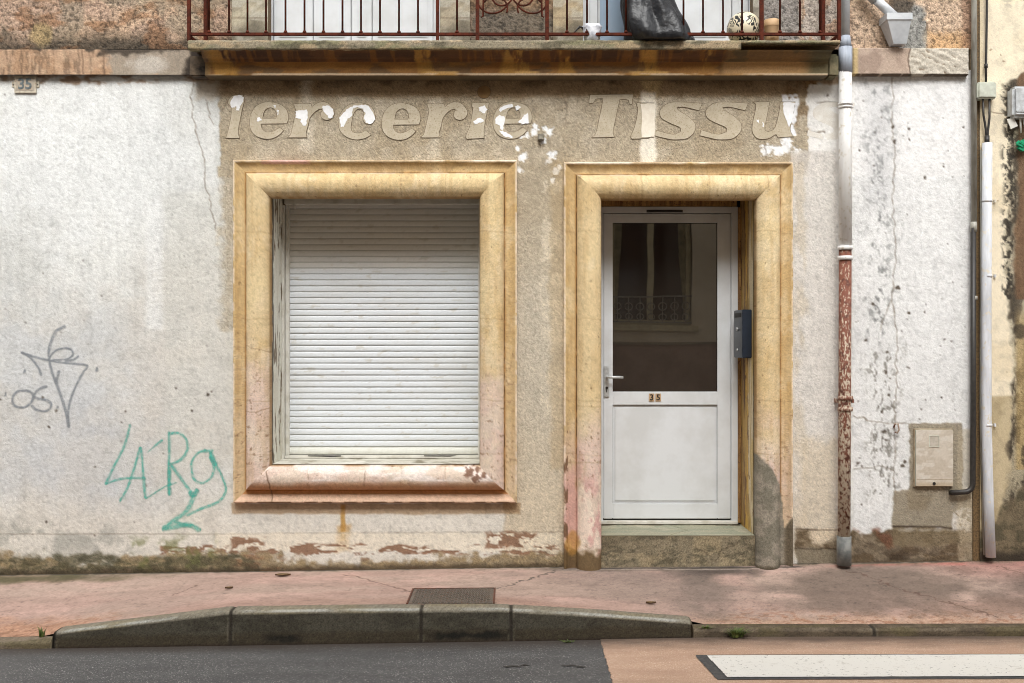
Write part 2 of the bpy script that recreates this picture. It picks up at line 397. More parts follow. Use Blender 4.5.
    P.mix((134, 124, 106), .9 * P.rect(796, 548, 840, 620, 1.5, 2, 2)); P.mix((60, 46, 34), .6 * P.line([(796, 529), (838, 530)], .6, 1.5)); P.mix((60, 46, 34), .6 * P.line([(796, 548), (838, 549)], .7, 1.5))
    P.mix((112, 66, 46), .6 * P.rect(853, 528, 893, 545, 3, 5, 4) * ss(.46, .6, n(12, 57)))
    P.mix((56, 44, 34), .5 * P.rect(853, 552, 975, 570, 4, 4, 4) * ss(.4, .6, n((20, 6), 58)))
    # cement repair around the meter hatch
    cp = np.maximum(P.rect(909, 423, 962, 500, 1, 1, 2.2), P.rect(893, 490, 975, 529, 1.2, 3, 2.5))
    P.mix((146, 136, 118), .96 * cp, .0012, g=.9)
    P.mix((128, 114, 92), .6 * cp * ss(.45, .65, n(20, 60)) * ss(470, 500, P.v))
    P.mix((122, 108, 84), .7 * P.rect(893, 527, 975, 545, 2, 3, 3))
    P.mix((52, 40, 32), .85 * P.line([(893, 526), (930, 527), (958, 528)], .7, 1))
    P.mix((214, 210, 204), .85 * P.rect(953, 508, 970, 530, 2, 3, 3) * ss(.42, .5, n(4, 61, 3)))
    P.mix((190, 176, 150), .5 * P.rect(958, 430, 975, 620, 2, 2, 2))
    # general fine soiling
    P.mul(1 - .05 * (sp - .5)); P.mul(1 - .04 * ss(.5, .75, n(14, 62, 4, .65)))
    sl = ss(.62, .74, n(2.6, 63, 2)); P.mul(1 - .07 * sl)
    P.h += (n(60, 64, 3) - .5) * .006 * (1 - .85 * panel) + (n(14, 65, 3) - .5) * .0022 * (1 - .7 * panel) + (n((2.3, 1.7), 66, 2) - .5) * .0030 * (1 - .4 * panel)
    P.g = np.where(panel > .5, P.g, P.g * .85)
    return P

def axis(a, b, fa, fb, fine=1.0, coarse=12.0):
    """points from a to b: fine between fa and fb, coarse outside"""
    L_ = np.arange(a, fa, coarse); Mi = np.arange(fa, fb, fine); R_ = np.arange(fb, b + coarse, coarse)
    return np.concatenate([L_, Mi, R_])
def wall_mesh(name, us, vs_, paint, y0, m, parent, holes=(), label=None, rough=None):
    U, V = np.meshgrid(us, vs_, indexing='ij'); P = paint(U, V)
    X = (U.ravel() - 512) * DIST / F; Z = EYE + (341.5 - V.ravel()) * DIST / F
    pts = np.stack([X, y0 - P.h, Z], 1)
    uc = (us[:-1] + us[1:]) / 2; vc = (vs_[:-1] + vs_[1:]) / 2; UC, VC = np.meshgrid(uc, vc, indexing='ij')
    keep = np.ones(UC.shape, bool)
    for x0, x1, a, b in holes: keep &= ~((UC > x0) & (UC < x1) & (VC > a) & (VC < b))
    return raw(name, pts, quads(len(us), len(vs_), keep), m, parent, True, pigcol(P), label=label)

us = axis(-520, 968, -130, 968, coarse=6.); vs_ = axis(70, 640, 70, 584)
us = np.append(us[us < 972], 972.)
wall = wall_mesh('wall', us, vs_, wall_paint, 0, M['wall'], house, [(262, 490, 187, 474), (590, 766, 187, 700)])

def upper_paint(u, v):
    P = Paint(u, v, (172, 146, 126)); n = P.n
    P.mix((190, 162, 136), ss(.42, .66, n(38, 71))); P.mix((140, 128, 110), .6 * ss(.5, .65, n(24, 72)) * (P.u < 300))
    P.mix((196, 172, 148), .8 * P.rect(853, -300, 985, 60, 3, 3, 3)); P.mix((176, 166, 156), .9 * P.rect(800, -300, 840, 60, 2, 2, 2) * (n(14, 73) > .5))
    P.mix((136, 132, 128), .9 * P.rect(752, -300, 800, 60, 4, 4, 4))
    P.mix((96, 90, 80), .8 * P.rect(470, 6, 556, 60, 5, 6, 6)); P.mix((110, 86, 62), .6 * P.rect(470, -300, 556, 12, 5, 6, 6))
    # wet dark foot
    P.mix((50, 46, 40), .85 * ss(34, 46, P.v + P.w1 * 24 + P.w2 * 8) * (P.u < 300), g=1.2)
    P.mix((96, 84, 70), .5 * ss(22, 40, P.v + P.w1 * 30) * (P.u < 300))
    P.mix((120, 82, 54), .5 * ss(.55, .7, n((26, 12), 74)) * (P.u < 260))
    P.mix((152, 132, 96), .9 * P.ell(40, 34, 12, 12, .2, .3, .2))
    # grey mortar repair behind the hopper
    P.mix((138, 138, 134), .95 * np.maximum(P.rect(898, 20, 927, 60, 1, 3, 2), P.ell(908, 14, 16, 16, .2, .4, .3)), .003, g=.6)
    P.mix((64, 52, 40), .7 * P.ell(902, 4, 15, 8, .2, .3, .3)); P.mix((184, 140, 90), .5 * P.rect(928, 30, 972, 60, 6, 6, 4))
    P.mix((130, 96, 76), .5 * P.rect(962, -300, 985, 60, 3, 3, 3))
    rc = n(2.5, 75, 3, .6); P.h += (rc - .5) * .011 * (1 - .8 * P.ell(40, 34, 12, 12)) + (n(30, 76) - .5) * .004
    P.mul(1 - .34 * ss(.46, .26, rc)); P.mul(1 + .10 * ss(.54, .7, rc)); P.g = P.g * 0 + .9
    rep = np.maximum(P.rect(898, 20, 927, 60, 1, 3, 2), P.ell(908, 14, 16, 16, .2, .4, .3)); P.h -= rep * (rc - .5) * .011
    return P
us2 = np.append(axis(-520, 968, -100, 968, coarse=6.), 972.); vs2 = np.concatenate([np.arange(-900, -105, 6.), np.arange(-100, 50, 1.)])
upper = wall_mesh('upper_wall', us2[us2 < 972.5], vs2, upper_paint, .008, M['coarse'], house, [(262, 446, -330, 45), (577, 759, -330, 45)], label='brown roughcast upper wall')
MB().box(*( -6.9, 3.065), .45, .5, -.5, 9.8).build('back_wall', M['gasket'], house)
MB().box(-6.9, 3.0, .02, .44, 2.9, 3.2).build('lintel_block', M['gasket'], house)

# ---- string courses (stone bands at floor level)
def band(name, px0, px1, py0, py1, proud, rough_fn, label):
    us = np.arange(px0, px1 + .01, 1.); vs_ = np.arange(py0, py1 + .01, 1.)
    U, V = np.meshgrid(us, vs_, indexing='ij'); P = rough_fn(U, V)
    s = (DIST - proud) / F; X = (U.ravel() - 512) * s; Z = EYE + (341.5 - V.ravel()) * s
    Y = -proud - P.h; edge = np.minimum(np.minimum(V.ravel() - py0, py1 - V.ravel()), np.minimum(U.ravel() - px0, px1 - U.ravel()))
    Y = np.where(edge < .5, .02, Y); n, m = len(us), len(vs_)
    return raw(name, np.stack([X, Y, Z], 1), quads(n, m), M['stone'], house, False, pigcol(P), label=label)
def band_left(u, v):
    P = Paint(u, v, (176, 146, 120)); n = P.n
    P.mix((166, 134, 106), ss(.45, .65, n(26, 81))); P.mix((190, 162, 134), .6 * ss(.5, .7, n(5, 82))); P.mul(1 - .22 * ss(.5, .66, n((3, 16), 79, 4, .7)))
    P.mix((150, 140, 126), .85 * P.rect(110, 40, 206, 80, 4, 14, 8)); P.mix((186, 178, 168), .8 * P.ell(150, 64, 18, 10, .3, .5, .3))
    P.mix((60, 52, 44), .85 * P.rect(100, 40, 210, 53, 3, 7, 5)); P.mix((50, 44, 38), .8 * P.rect(-600, 40, 110, 49.5, 1.5, 3, 3) * ss(.4, .5, n(10, 83)))
    P.mix((44, 36, 30), .85 * P.rect(186, 40, 210, 80, 3, 6, 4)); P.mix((92, 74, 60), .6 * P.line([(82, 50), (83, 74)], .6, 1)); P.mix((92, 74, 60), .6 * P.line([(104, 50), (104, 74)], .6, 1))
    P.h += (n(9, 84) - .5) * .006 - .006 * P.rect(110, 40, 206, 80, 4, 14, 8); P.g[:] = .6
    return P
def band_right(u, v):
    P = Paint(u, v, (178, 158, 142)); n = P.n
    P.mix((158, 138, 124), ss(.45, .65, n(12, 85))); P.mix((196, 172, 118), .7 * P.rect(846, 40, 858, 80, 1, 1, 1))
    rg = ss(909, 912, P.u + P.w2 * 4); P.mix((190, 182, 168), rg); ch = np.clip(np.sin((P.u * .5 - P.v * .95) * .85 + P.w1 * 16) * .22 + .1 + n((5, 3), 80, 4, .7) * .85, 0, 1)
    P.mix((104, 86, 68), rg * .7 * ss(.7, .95, ch)); P.h += rg * ((1 - ch) * .008 - .012 + (n(5, 86) - .5) * .012) + (n(8, 87) - .5) * .002
    P.mix((74, 60, 48), .8 * P.line([(911, 46), (909, 60), (911, 76)], .7, 2), -.004); P.mix((60, 50, 40), .6 * (P.v > 73.5) * (n(8, 88) > .4)); P.g[:] = .7
    return P
band('string_course', -300, 203, 48.5, 75, .045, band_left, 'tan stone band left of the balcony')
band('string_course', 853, 970, 47, 75, .05, band_right, 'stone band right of the balcony, its right half rough hewn')

# ---- moulded surrounds
PROF = [(0, .03), (0, -.046), (.006, -.053), (.014, -.051), (.024, -.041), (.036, -.033), (.052, -.028), (.068, -.027), (.079, -.030), (.083, -.036), (.0845, -.030), (.088, -.034)]
for k in range(13):
    a = R(172 - k * (172 - 18) / 12); PROF.append((.168 + .082 * math.cos(a), -.030 - .075 * math.sin(a)))
PROF += [(.2475, -.045), (.2485, -.02), (.2485, .02)]
PROF = np.array(PROF); PS = np.concatenate([[0], np.cumsum(np.hypot(*np.diff(PROF, axis=0).T))]); KEY9, KEY8, KEY11, KEY12 = PS[9], PS[8], PS[11], PS[12]
_q = [PROF[0]]
for _a, _b in zip(PROF[:-1], PROF[1:]):                # even, fine steps along the moulding
    _k = max(1, int(np.hypot(*(_b - _a)) / .006)); _q += [_a + (_b - _a) * (j + 1) / _k for j in range(_k)]
PROF = np.array(_q); PS = np.concatenate([[0], np.cumsum(np.hypot(*np.diff(PROF, axis=0).T))])
def side_grid(kind, x0, x1, z0, z1, du=.0067):
    """grid of one side of the frame: (t, profile) -> world points, mitred"""
    n = int(((z1 - z0) if kind in 'lr' else (x1 - x0)) / du); t = np.linspace(0, 1, n)[:, None]; pu = PROF[:, 0][None]; pv = np.repeat(PROF[:, 1][None], n, 0)
    zb = (z0 + pu if closed_bottom[0] else z0 + 0 * pu)
    if kind == 'l': X = x0 + pu + 0 * t; Z = zb + t * ((z1 - pu) - zb)
    if kind == 'r': X = x1 - pu + 0 * t; Z = zb + t * ((z1 - pu) - zb)
    if kind == 't': Z = z1 - pu + 0 * t; X = (x0 + pu) + t * ((x1 - pu) - (x0 + pu))
    if kind == 'b': Z = z0 + pu + 0 * t; X = (x0 + pu) + t * ((x1 - pu) - (x0 + pu))
    return X, pv, Z
closed_bottom = [True]
def surround(name, sides, x0, x1, z0, z1, parent, door=False, label=None):
    closed_bottom[0] = not door; V = []; Fa = []; C = []; off = 0
    for k in sides:
        X, Y, Z = side_grid(k, x0, x1, z0, z1); n, m = X.shape
        u = 512 + X / DIST * F; v = 341.5 - (Z - EYE) / DIST * F
        P = Paint(u, v, (210, 187, 145)); s = np.repeat(PS[None], n, 0).ravel(); nn = P.n; pu = np.repeat(PROF[:, 0][None], n, 0).ravel()
        P.mix((198, 168, 118), .4 * ss(.42, .66, nn(40, 91))); P.mix((222, 202, 158), .5 * ss(.45, .7, nn((24, 60), 92)) * (pu > .087))
        flat0 = (pu < .087); lo = ss(300, 430, P.v + P.w1 * 130) * (1 if not door else ss(390, 470, P.v + P.w1 * 60))
        lr = lo * np.where(flat0, .28 if not door else .7, .9); P.mix((214, 196, 182), lr); P.mix((210, 180, 168), .5 * lr * ss(.45, .6, nn(22, 93)))
        flat = (pu < .087); P.mix((184, 150, 98), .5 * flat * (1 - .5 * lo) * ss(.3, .6, nn((12, 30), 94) + .1))
        P.mix((228, 212, 196), .75 * (pu < .012) * ss(.45, .55, nn(7, 95)))
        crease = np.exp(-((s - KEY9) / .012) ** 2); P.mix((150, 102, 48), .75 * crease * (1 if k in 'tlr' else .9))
        P.mix((80, 58, 34), .8 * ((s > KEY8) & (s < KEY11)) * ss(.35, .5, nn(6, 96)))
        P.mix((134, 96, 52), .6 * ss(.24, .2485, pu))
        P.mix((226, 210, 180), .35 * ss(.50, .66, nn((14, 18), 113, 4, .7)) * ss(.4, .6, nn(60, 115))); P.mix((172, 138, 92), .22 * ss(.50, .72, nn((4, 36), 116, 3)) * (k != 'b'))
        P.mix((120, 94, 64), .6 * ss(.86, .89, nn((2.6, 3.4), 117, 2)))
        for jv in ((232, 318, 399, 452) if k in 'lr' else ()): P.mix((136, 104, 68), .35 * P.line([(P.u.min(), jv), (P.u.max(), jv + 2)], .35, 1.4))
        for ju in ((310, 402, 446, 640, 706, 765) if k in 'tb' else ()): P.mix((130, 98, 62), .35 * P.line([(ju, P.v.min()), (ju + 1, P.v.max())], .35, 1.4))
        if k == 't':
            P.mix((230, 214, 196), .85 * (pu < .018) * ss(.3, .42, nn((30, 4), 97)))
            P.mix((206, 160, 150), .8 * ((pu < .03)) * P.rect(262, 150, 312, 172, 2, 3, 3)); P.mix((160, 132, 92), .6 * (pu < .08) * ss(.35, .6, nn((20, 5), 98)))
            P.mix((226, 214, 198), .7 * np.exp(-((s - KEY12) / .02) ** 2) * ss(.50, .56, nn((14, 5), 99)))
        if k == 'b':
            P.mix((232, 220, 212), .85 * (pu > .15) * ss(.36, .56, nn((22, 6), 100))); P.mix((160, 98, 44), .85 * np.exp(-((s - KEY9) / .034) ** 2)); P.mix((172, 116, 70), .6 * ss(.165, .115, pu + P.w1 * .05))  # lower roll browned to imitate the shade on its underside
            P.mix((214, 186, 168), .7 * (pu < .06)); P.mix((90, 66, 46), .7 * (pu < .008) * ss(.42, .5, nn(8, 101)))
            P.mix((120, 88, 70), .9 * P.dots([(470, 471, 5), (476, 477, 4), (484, 473, 3), (478, 468, 3)]) , 0)
            P.mix((100, 76, 56), .8 * P.line([(270, 470), (272, 480), (274, 503)], .6, 1.5)); P.mix((110, 86, 66), .6 * P.line([(367, 470), (366, 485)], .4, 1))
        if k in 'lr':
            P.mix((126, 96, 70), .55 * ss(.70, .75, nn(3, 102, 3)) * lo)
            P.mix((132, 104, 76), .55 * P.line([(246, 410), (260, 412), (272, 408)], .5, 2)); P.mix((140, 110, 80), .5 * P.line([(246, 345), (272, 352)], .4, 1.5))
            P.mix((232, 214, 190), .7 * (pu < .014) * ss(.48, .56, nn((5, 26), 103)))
            P.mix((250, 228, 196), 0 * lo)
        if door:
            P.mix((206, 160, 154), .75 * ss(440, 500, P.v + P.w1 * 40) * (P.u < 605) * ss(.35, .55, nn((10, 24), 104)))
            P.mix((230, 216, 198), .8 * ss(430, 520, P.v + P.w1 * 50) * (P.u < 605) * ss(.5, .58, nn((7, 16), 105)) * (pu > .09))
            edge = ss(.50, .56, nn((5, 9), 106, 4) + (P.v - 480) * .0012) * (pu < .03) * (P.v > 430) * (P.u < 605)
            P.mix((112, 84, 62), .9 * edge)
            P.mix((100, 80, 52), .9 * ss(545, 553, P.v + P.w2 * 14) * (P.u < 605)); P.mix((178, 128, 56), .6 * P.ell(572, 543, 8, 12))
            P.mix((150, 126, 88), .5 * P.line([(564, 462), (600, 460)], .4, 1.5)); P.mix((150, 126, 88), .5 * P.line([(576, 405), (602, 407)], .4, 1.5))
            lim = np.interp(P.u, [752, 768, 777, 781, 783, 795, 800], [452, 466, 484, 500, 528, 512, 500])
            cm = ss(-2, 2, P.v - lim + P.w2 * 7) * (P.u > 700) * (k == 'r')
            P.mix((146, 138, 124), .97 * cm, .0, g=.9); P.mix((108, 104, 90), .6 * cm * ss(.45, .6, nn(9, 107)))
            P.mix((96, 84, 66), .8 * cm * ss(781, 786, P.u)); P.mix((66, 56, 42), .8 * ss(560, 568, P.v + P.w2 * 8) * cm)
        P.h += (nn(2.2, 108, 2) - .5) * .0026; P.mul(1 - .05 * ss(.45, .7, nn(3, 109, 3))); P.h -= .0012 * ss(.60, .66, nn(6, 112, 3)) * (pu < .02)
        P.g[:] = np.maximum(P.g, .5)
        V.append(np.stack([X.ravel(), Y.ravel() - P.h, Z.ravel()], 1)); fl = k in 'lb'
        Fa.append(quads(n, m, flip=fl) + off); C.append(pigcol(P)); off += n * m
    return raw(name, np.concatenate(V), np.concatenate(Fa), M['stone'], parent, True, np.concatenate(C), label=label)

# ================================================================== SHOP WINDOW
window = bpy.data.objects.new('shop_window', None); link(window, house); window.location = (-.9, 0, .44)
WX0, WX1, WZ0, WZ1 = -1.848, .033, .440, 2.712
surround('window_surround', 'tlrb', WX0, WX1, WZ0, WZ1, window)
IX0, IX1, IZ0, IZ1 = WX0 + .2485, WX1 - .2485, WZ0 + .2485, WZ1 - .2485
def reveal(name, quad, colfn, parent, dens=150, m=None, label=None):
    """flat board: quad = origin, edge a, edge b (world vectors); colour function of metres along a and b"""
    o, a, b = [np.array(q, float) for q in quad]; la, lb = np.linalg.norm(a), np.linalg.norm(b)
    na, nb = max(2, int(la * dens)), max(2, int(lb * dens)); s, t = np.meshgrid(np.linspace(0, 1, na), np.linspace(0, 1, nb), indexing='ij')
    pts = o + s.reshape(-1, 1) * a + t.reshape(-1, 1) * b; P = Paint(s * la * 150, t * lb * 150, (200, 190, 170)); colfn(P)
    nrm = np.cross(a, b); nrm /= np.linalg.norm(nrm); pts = pts + nrm * P.h[:, None]
    return raw(name, pts, quads(na, nb), m or M['plain'], parent, False, pigcol(P), label=label)
def flaky_white(P):   # u: depth, v: along
    n = P.n; P.c[:] = (218, 216, 204); P.g[:] = .4
    P.mix((204, 198, 182), .6 * ss(.45, .6, n((8, 40), 111)))
    pk = ss(.62, .67, n((5, 22), 112, 4, .6)); P.mix((96, 78, 56), .85 * pk, -.001)
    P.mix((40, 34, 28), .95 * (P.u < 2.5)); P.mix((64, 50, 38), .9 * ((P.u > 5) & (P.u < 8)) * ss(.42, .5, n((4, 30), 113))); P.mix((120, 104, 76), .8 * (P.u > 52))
def dingy(P):
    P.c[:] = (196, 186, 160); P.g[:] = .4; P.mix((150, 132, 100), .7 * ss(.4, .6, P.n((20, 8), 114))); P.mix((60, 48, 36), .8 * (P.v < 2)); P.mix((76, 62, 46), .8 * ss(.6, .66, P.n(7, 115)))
DEP = .40
reveal('left_reveal', ((IX0, .0, IZ0), (0, DEP, 0), (0, 0, IZ1 - IZ0 + .062)), flaky_white, window, label='flaky white painted side board')
reveal('right_reveal', ((IX1, .0, IZ0), (0, DEP, 0), (0, 0, IZ1 - IZ0 + .062)), flaky_white, window)
reveal('top_reveal', ((IX0, .0, IZ1 + .062), (IX1 - IX0, 0, 0), (0, DEP, 0)), dingy, window)
def sillc(P):
    P.c[:] = (206, 203, 192); P.g[:] = .4; P.mix((178, 172, 156), .6 * ss(.4, .6, P.n((40, 8), 116))); P.mix((108, 100, 80), .8 * ss(.6, .68, P.n((16, 5), 117))); P.mix((70, 60, 46), .8 * (P.v < 1.5))
reveal('window_sill', ((IX0, .0, IZ0 + .004), (IX1 - IX0, 0, 0), (0, DEP, 0)), sillc, window)
# window frame boards around the shutter
f = MB(); fy0, fy1 = .33, .40
f.box(IX0 + .001, IX0 + .012, .30, fy1, IZ0 + .005, IZ1 - .003); f.box(IX0 + .013, IX1 - .001, .31, fy1, W(0, 204, .31)[2], IZ1 + .06, .003)
f.box(IX0 + .013, IX1 - .004, .335, fy1, IZ0 + .006, IZ0 + .026, .003)
f.build('outer_frame', M['pvc2'], window)
MB().box(IX0 + .014, IX0 + .040, .345, fy1, IZ0 + .028, IZ1 + .03, .003).build('guide_rail', M['pvc2'], window)
MB().box(IX1 - .022, IX1 - .003, .345, fy1, IZ0 + .028, IZ1 + .03, .003).build('guide_rail', M['pvc2'], window)
# roller shutter, one mesh of curved slats
sh = bpy.data.objects.new('roller_shutter', None)
SX0, SX1 = IX0 + .036, IX1 - .018; SZ0, SZ1 = IZ0 + .030, W(0, 203.5, .372)[2]; PITCH = .0418
prof = [(0, .0056), (.0022, .0056), (.0030, .0012), (.010, .0000), (.018, -.0004), (.027, -.0002), (.034, .0008), (.0392, .0022), (.0398, .0056)]
zs, ys, cs = [], [], []; z = SZ0 + .052; k = 0
zs += [SZ0, SZ0, SZ0 + .004, SZ0 + .044, SZ0 + .046, SZ0 + .052]; ys += [.02, 0, -.003, -.003, .004, .009]
while z < SZ1 - .002:
    for a, b in prof: zs.append(min(z + a, SZ1)); ys.append(b)
    z += PITCH
zs, ys = np.array(zs), np.array(ys); xs = np.linspace(SX0, SX1, 150)
Xg, Zg = np.meshgrid(xs, zs, indexing='ij'); Yg = np.repeat(ys[None], len(xs), 0) + .372
idx = np.floor((Zg - SZ0 - .052) / PITCH); jit = (np.sin(idx * 12.9898) * 43758.5) % 1
Yg = Yg + (jit - .5) * .002 + (vnoise(Xg * 3, idx * 10, 1, 120, 2) - .5) * .003
Pp = Paint(Xg * 150, Zg * 150, (214, 218, 222)); Pp.g[:] = .12

top_shade = ss(1.95, 2.10, Zg.ravel() + (jit.ravel() - .5) * .05); Pp.mix((206, 195, 178), .5 * top_shade)  # tan tint on the upper slats imitates shade inside the recess
Pp.mix((204, 204, 202), .4 * ss(.45, .75, Pp.n((60, 12), 121))); Pp.mix((176, 168, 152), .35 * ss(.68, .78, Pp.n((10, 3), 122))); Pp.mix((206, 204, 188), .6 * (Zg.ravel() < SZ0 + .055))
frac = ((Zg.ravel() - SZ0 - .052) / PITCH) % 1; Pp.mix((166, 164, 158), .6 * ((frac < .07) | (frac > .96)) * (Zg.ravel() > SZ0 + .05))
raw('roller_shutter', np.stack([Xg.ravel(), Yg.ravel(), Zg.ravel()], 1), quads(len(xs), len(zs)), M['plain'], window, False, pigcol(Pp), label='closed white roller shutter, painted darker at the top as shade')
MB().tube([W(295, 202, .34), W(295, 209, .335)], .006, 8).build('shutter_stop', M['pvc2'], window)
gp = MB(); gp.poly([(W(308, 457, .33)[0], IZ0 + .021), (W(330, 457, .33)[0], IZ0 + .016), (W(341, 457, .33)[0], IZ0 + .019), (W(341, 457, .33)[0], IZ0 + .026), (W(308, 457, .33)[0], IZ0 + .026)], .332, .34).build('frame_gap', M['gasket'], window); gp = MB()
gp.poly([(W(424, 457, .33)[0], IZ0 + .021), (W(450, 457, .33)[0], IZ0 + .018), (W(456, 457, .33)[0], IZ0 + .026), (W(424, 457, .33)[0], IZ0 + .026)], .332, .34).build('frame_gap', M['gasket'], window)

# ================================================================== DOORWAY
door = bpy.data.objects.new('front_door', None); link(door, house); door.location = (1.1, .42, .24)
DX0, DX1, DZT = .344, 1.862, 2.699
surround('door_surround', 'tlr', DX0, DX1, -.03, DZT, house, True, label='ochre moulded door surround, its right foot patched with grey cement')
JX0, JX1, JZ1 = DX0 + .2485, DX1 - .2485, DZT - .2485
STEP_Z = .222
def jambc(P):
    n = P.n; P.c[:] = (206, 184, 138); P.g[:] = .5; u = P.u + P.w2 * 3
    P.mix((60, 44, 30), .92 * (u < 2.5)); P.mix((214, 200, 168), .8 * ((u >= 3) & (u < 26))); P.mix((206, 160, 62), .85 * ((u >= 26) & (u < 40)))
    P.mix((96, 66, 38), .9 * ((u >= 39) & (u < 43))); P.mix((150, 118, 76), .9 * (u >= 43)); pk = ss(.52, .58, n((6, 26), 131, 4, .6)); P.mix((92, 64, 40), .85 * pk * (u > 24), -.002)
    P.mix((170, 140, 92), .6 * ss(.5, .6, n((8, 50), 132))); P.mix((120, 84, 50), .6 * ss(.55, .6, n((4, 12), 133)) * (P.v < 60)); P.mix((196, 160, 80), .5 * ss(.5, .6, n((10, 40), 134)))
reveal('door_jamb', ((JX1, .0, STEP_Z - .02), (0, .42, 0), (0, 0, JZ1 - STEP_Z + .085)), jambc, house, label='peeling yellow and brown right door jamb')
reveal('door_jamb', ((JX0, .0, STEP_Z - .02), (0, .42, 0), (0, 0, JZ1 - STEP_Z + .085)), jambc, house)
reveal('door_head', ((JX0, .0, JZ1 + .065), (JX1 - JX0, 0, 0), (0, .42, 0)), dingy, house)
MB().box(JX0 + .001, JX1 - .03, .385, .43, 2.462, JZ1 + .062, .003).box(JX1 - .022, JX1 - .001, .385, .43, STEP_Z + .01, 2.455, .004).build('door_batten', mat('old_ochre_wood', (176, 136, 78), (120, 86, 48), 12, .75, 0, .001, 80, stretch=(3, 3, .4), c3=(92, 62, 38)), house)
# step
def stepc(P):
    n = P.n; P.c[:] = (130, 119, 98); P.g[:] = 1.0
    P.mix((106, 96, 76), .8 * ss(.45, .62, n(30, 141))); P.mix((164, 148, 118), .6 * ss(.52, .66, n(14, 142))); P.mix((84, 78, 62), .6 * ss(.5, .65, n((14, 6), 143, 4, .7)))
    P.mix((60, 52, 40), .7 * (P.v < 4)); P.mix((70, 58, 44), .6 * P.line([(108, 27), (118, 20), (128, 12), (134, 22), (150, 30)], .4, 4), -.001)
    P.h += (n(8, 144) - .5) * .006
sx0, sx1 = .50, JX1 + .004
reveal('step_riser', ((sx0, -.030, -.03), (sx1 - sx0, 0, 0), (0, 0, STEP_Z + .028)), stepc, house, 150, M['kerb'], label='worn brown concrete riser')
def treadc(P):
    n = P.n; P.c[:] = (150, 148, 128); P.g[:] = .6; P.mix((134, 138, 120), .7 * ss(.42, .6, n((30, 12), 145))); P.mix((170, 164, 144), .6 * ss(.55, .7, n(16, 146)))
    P.mix((74, 64, 48), .8 * (P.v > 58 + P.w1 * 10) * (n(8, 147) > .42)); P.mix((112, 104, 80), .8 * P.line([(80, 0), (104, 30), (90, 66)], .5, 2)); P.mix((120, 108, 84), .6 * (P.v < 3))
reveal('step_tread', ((sx0, -.033, STEP_Z), (sx1 - sx0, 0, 0), (0, .46, 0)), treadc, house, 150, M['stone'], label='pale green worn step slab')
MB().box(sx0, sx1, -.026, .44, -.1, STEP_Z - .004).build('step_core', M['gasket'], house)
# the uPVC door: frame, leaf
DY = .42; x0, _, zt = W(599.5, 207, DY); x1 = W(737, 0, DY)[0]; zb = STEP_Z + .004
zt = 2.46
fr = MB(); fw = .045
fr.box(x0, x0 + fw * .5, DY - .03, DY + .05, zb, zt, .003); fr.box(x1 - fw, x1, DY - .03, DY + .05, zb, zt, .003); fr.box(x0 + fw * .5, x1 - fw, DY - .03, DY + .05, zt - fw, zt, .003)
fr.build('door_frame', M['pvc'], door)
MB().box(x0 + .002, x1 - .002, DY - .045, DY + .02, zb - .002, zb + .022, .004).build('threshold', M['pvc2'], door)
lx0, lx1 = x0 + fw * .5 + .003, x1 - fw - .003; lz0, lz1 = zb + .034, zt - fw - .004
gx0, gx1 = W(612.5, 0, DY)[0], W(717, 0, DY)[0]; gz1 = W(0, 223, DY)[2]; gz0 = W(0, 391.5, DY)[2]; pz1 = W(0, 405, DY)[2]; pz0 = W(0, 503, DY)[2]
lf = MB(); ly = DY - .018
lf.box(lx0, gx0, ly, DY + .03, lz0, lz1, .004); lf.box(gx1, lx1, ly, DY + .03, lz0, lz1, .004)
lf.box(gx0, gx1, ly, DY + .03, gz1, lz1, .004); lf.box(gx0, gx1, ly + .001, DY + .03, pz1, gz0, .004); lf.box(gx0, gx1, ly + .001, DY + .03, lz0, pz0, .004)
leaf = lf.build('door_leaf', M['pvc'], door)
MB().box(x0 + .02, x1 - .04, DY + .0, DY + .04, zb + .02, lz0 + .002).build('door_gap', M['gasket'], door)
pn = MB(); pn.box(gx0 + .001, gx1 - .001, ly + .016, DY + .02, pz0 + .001, pz1 - .001).box(gx0 + .016, gx1 - .016, ly + .010, DY + .018, pz0 + .016, pz1 - .016, .003)
pn.build('lower_panel', M['pvc'], door)
bd = MB()
for a in (pz0, pz1): bd.box(gx0, gx1, ly + .010, ly + .015, a - .0015, a + .0015)
bd.box(gx0 - .001, gx0 + .002, ly + .009, ly + .014, pz0, gz1).box(gx1 - .002, gx1 + .001, ly + .009, ly + .014, pz0, gz1).box(gx0, gx1, ly + .009, ly + .014, gz1 - .003, gz1 + .001).box(gx0, gx1, ly + .009, ly + .014, gz0 - .001, gz0 + .003)
bd.build('glazing_bead', M['gasket'], door)
tg = NT('door_glass'); tg.p.inputs['Base Color'].default_value = (.022, .018, .014, 1); tg.p.inputs['Roughness'].default_value = .015; tg.p.inputs['IOR'].default_value = 2.3
tg.L(tg.bump(tg.noise(2.2, 1), .0005), tg.p.inputs['Normal'])
MB().box(gx0 + .001, gx1 - .001, DY + .002, DY + .014, gz0 + .001, gz1 - .001).build('glass_pane', tg.m, door)
MB().box(W(646, 0, DY)[0], W(682, 0, DY)[0], DY - .034, DY - .03, W(0, 213, DY)[2], W(0, 210.5, DY)[2]).build('air_vent', M['gasket'], door)
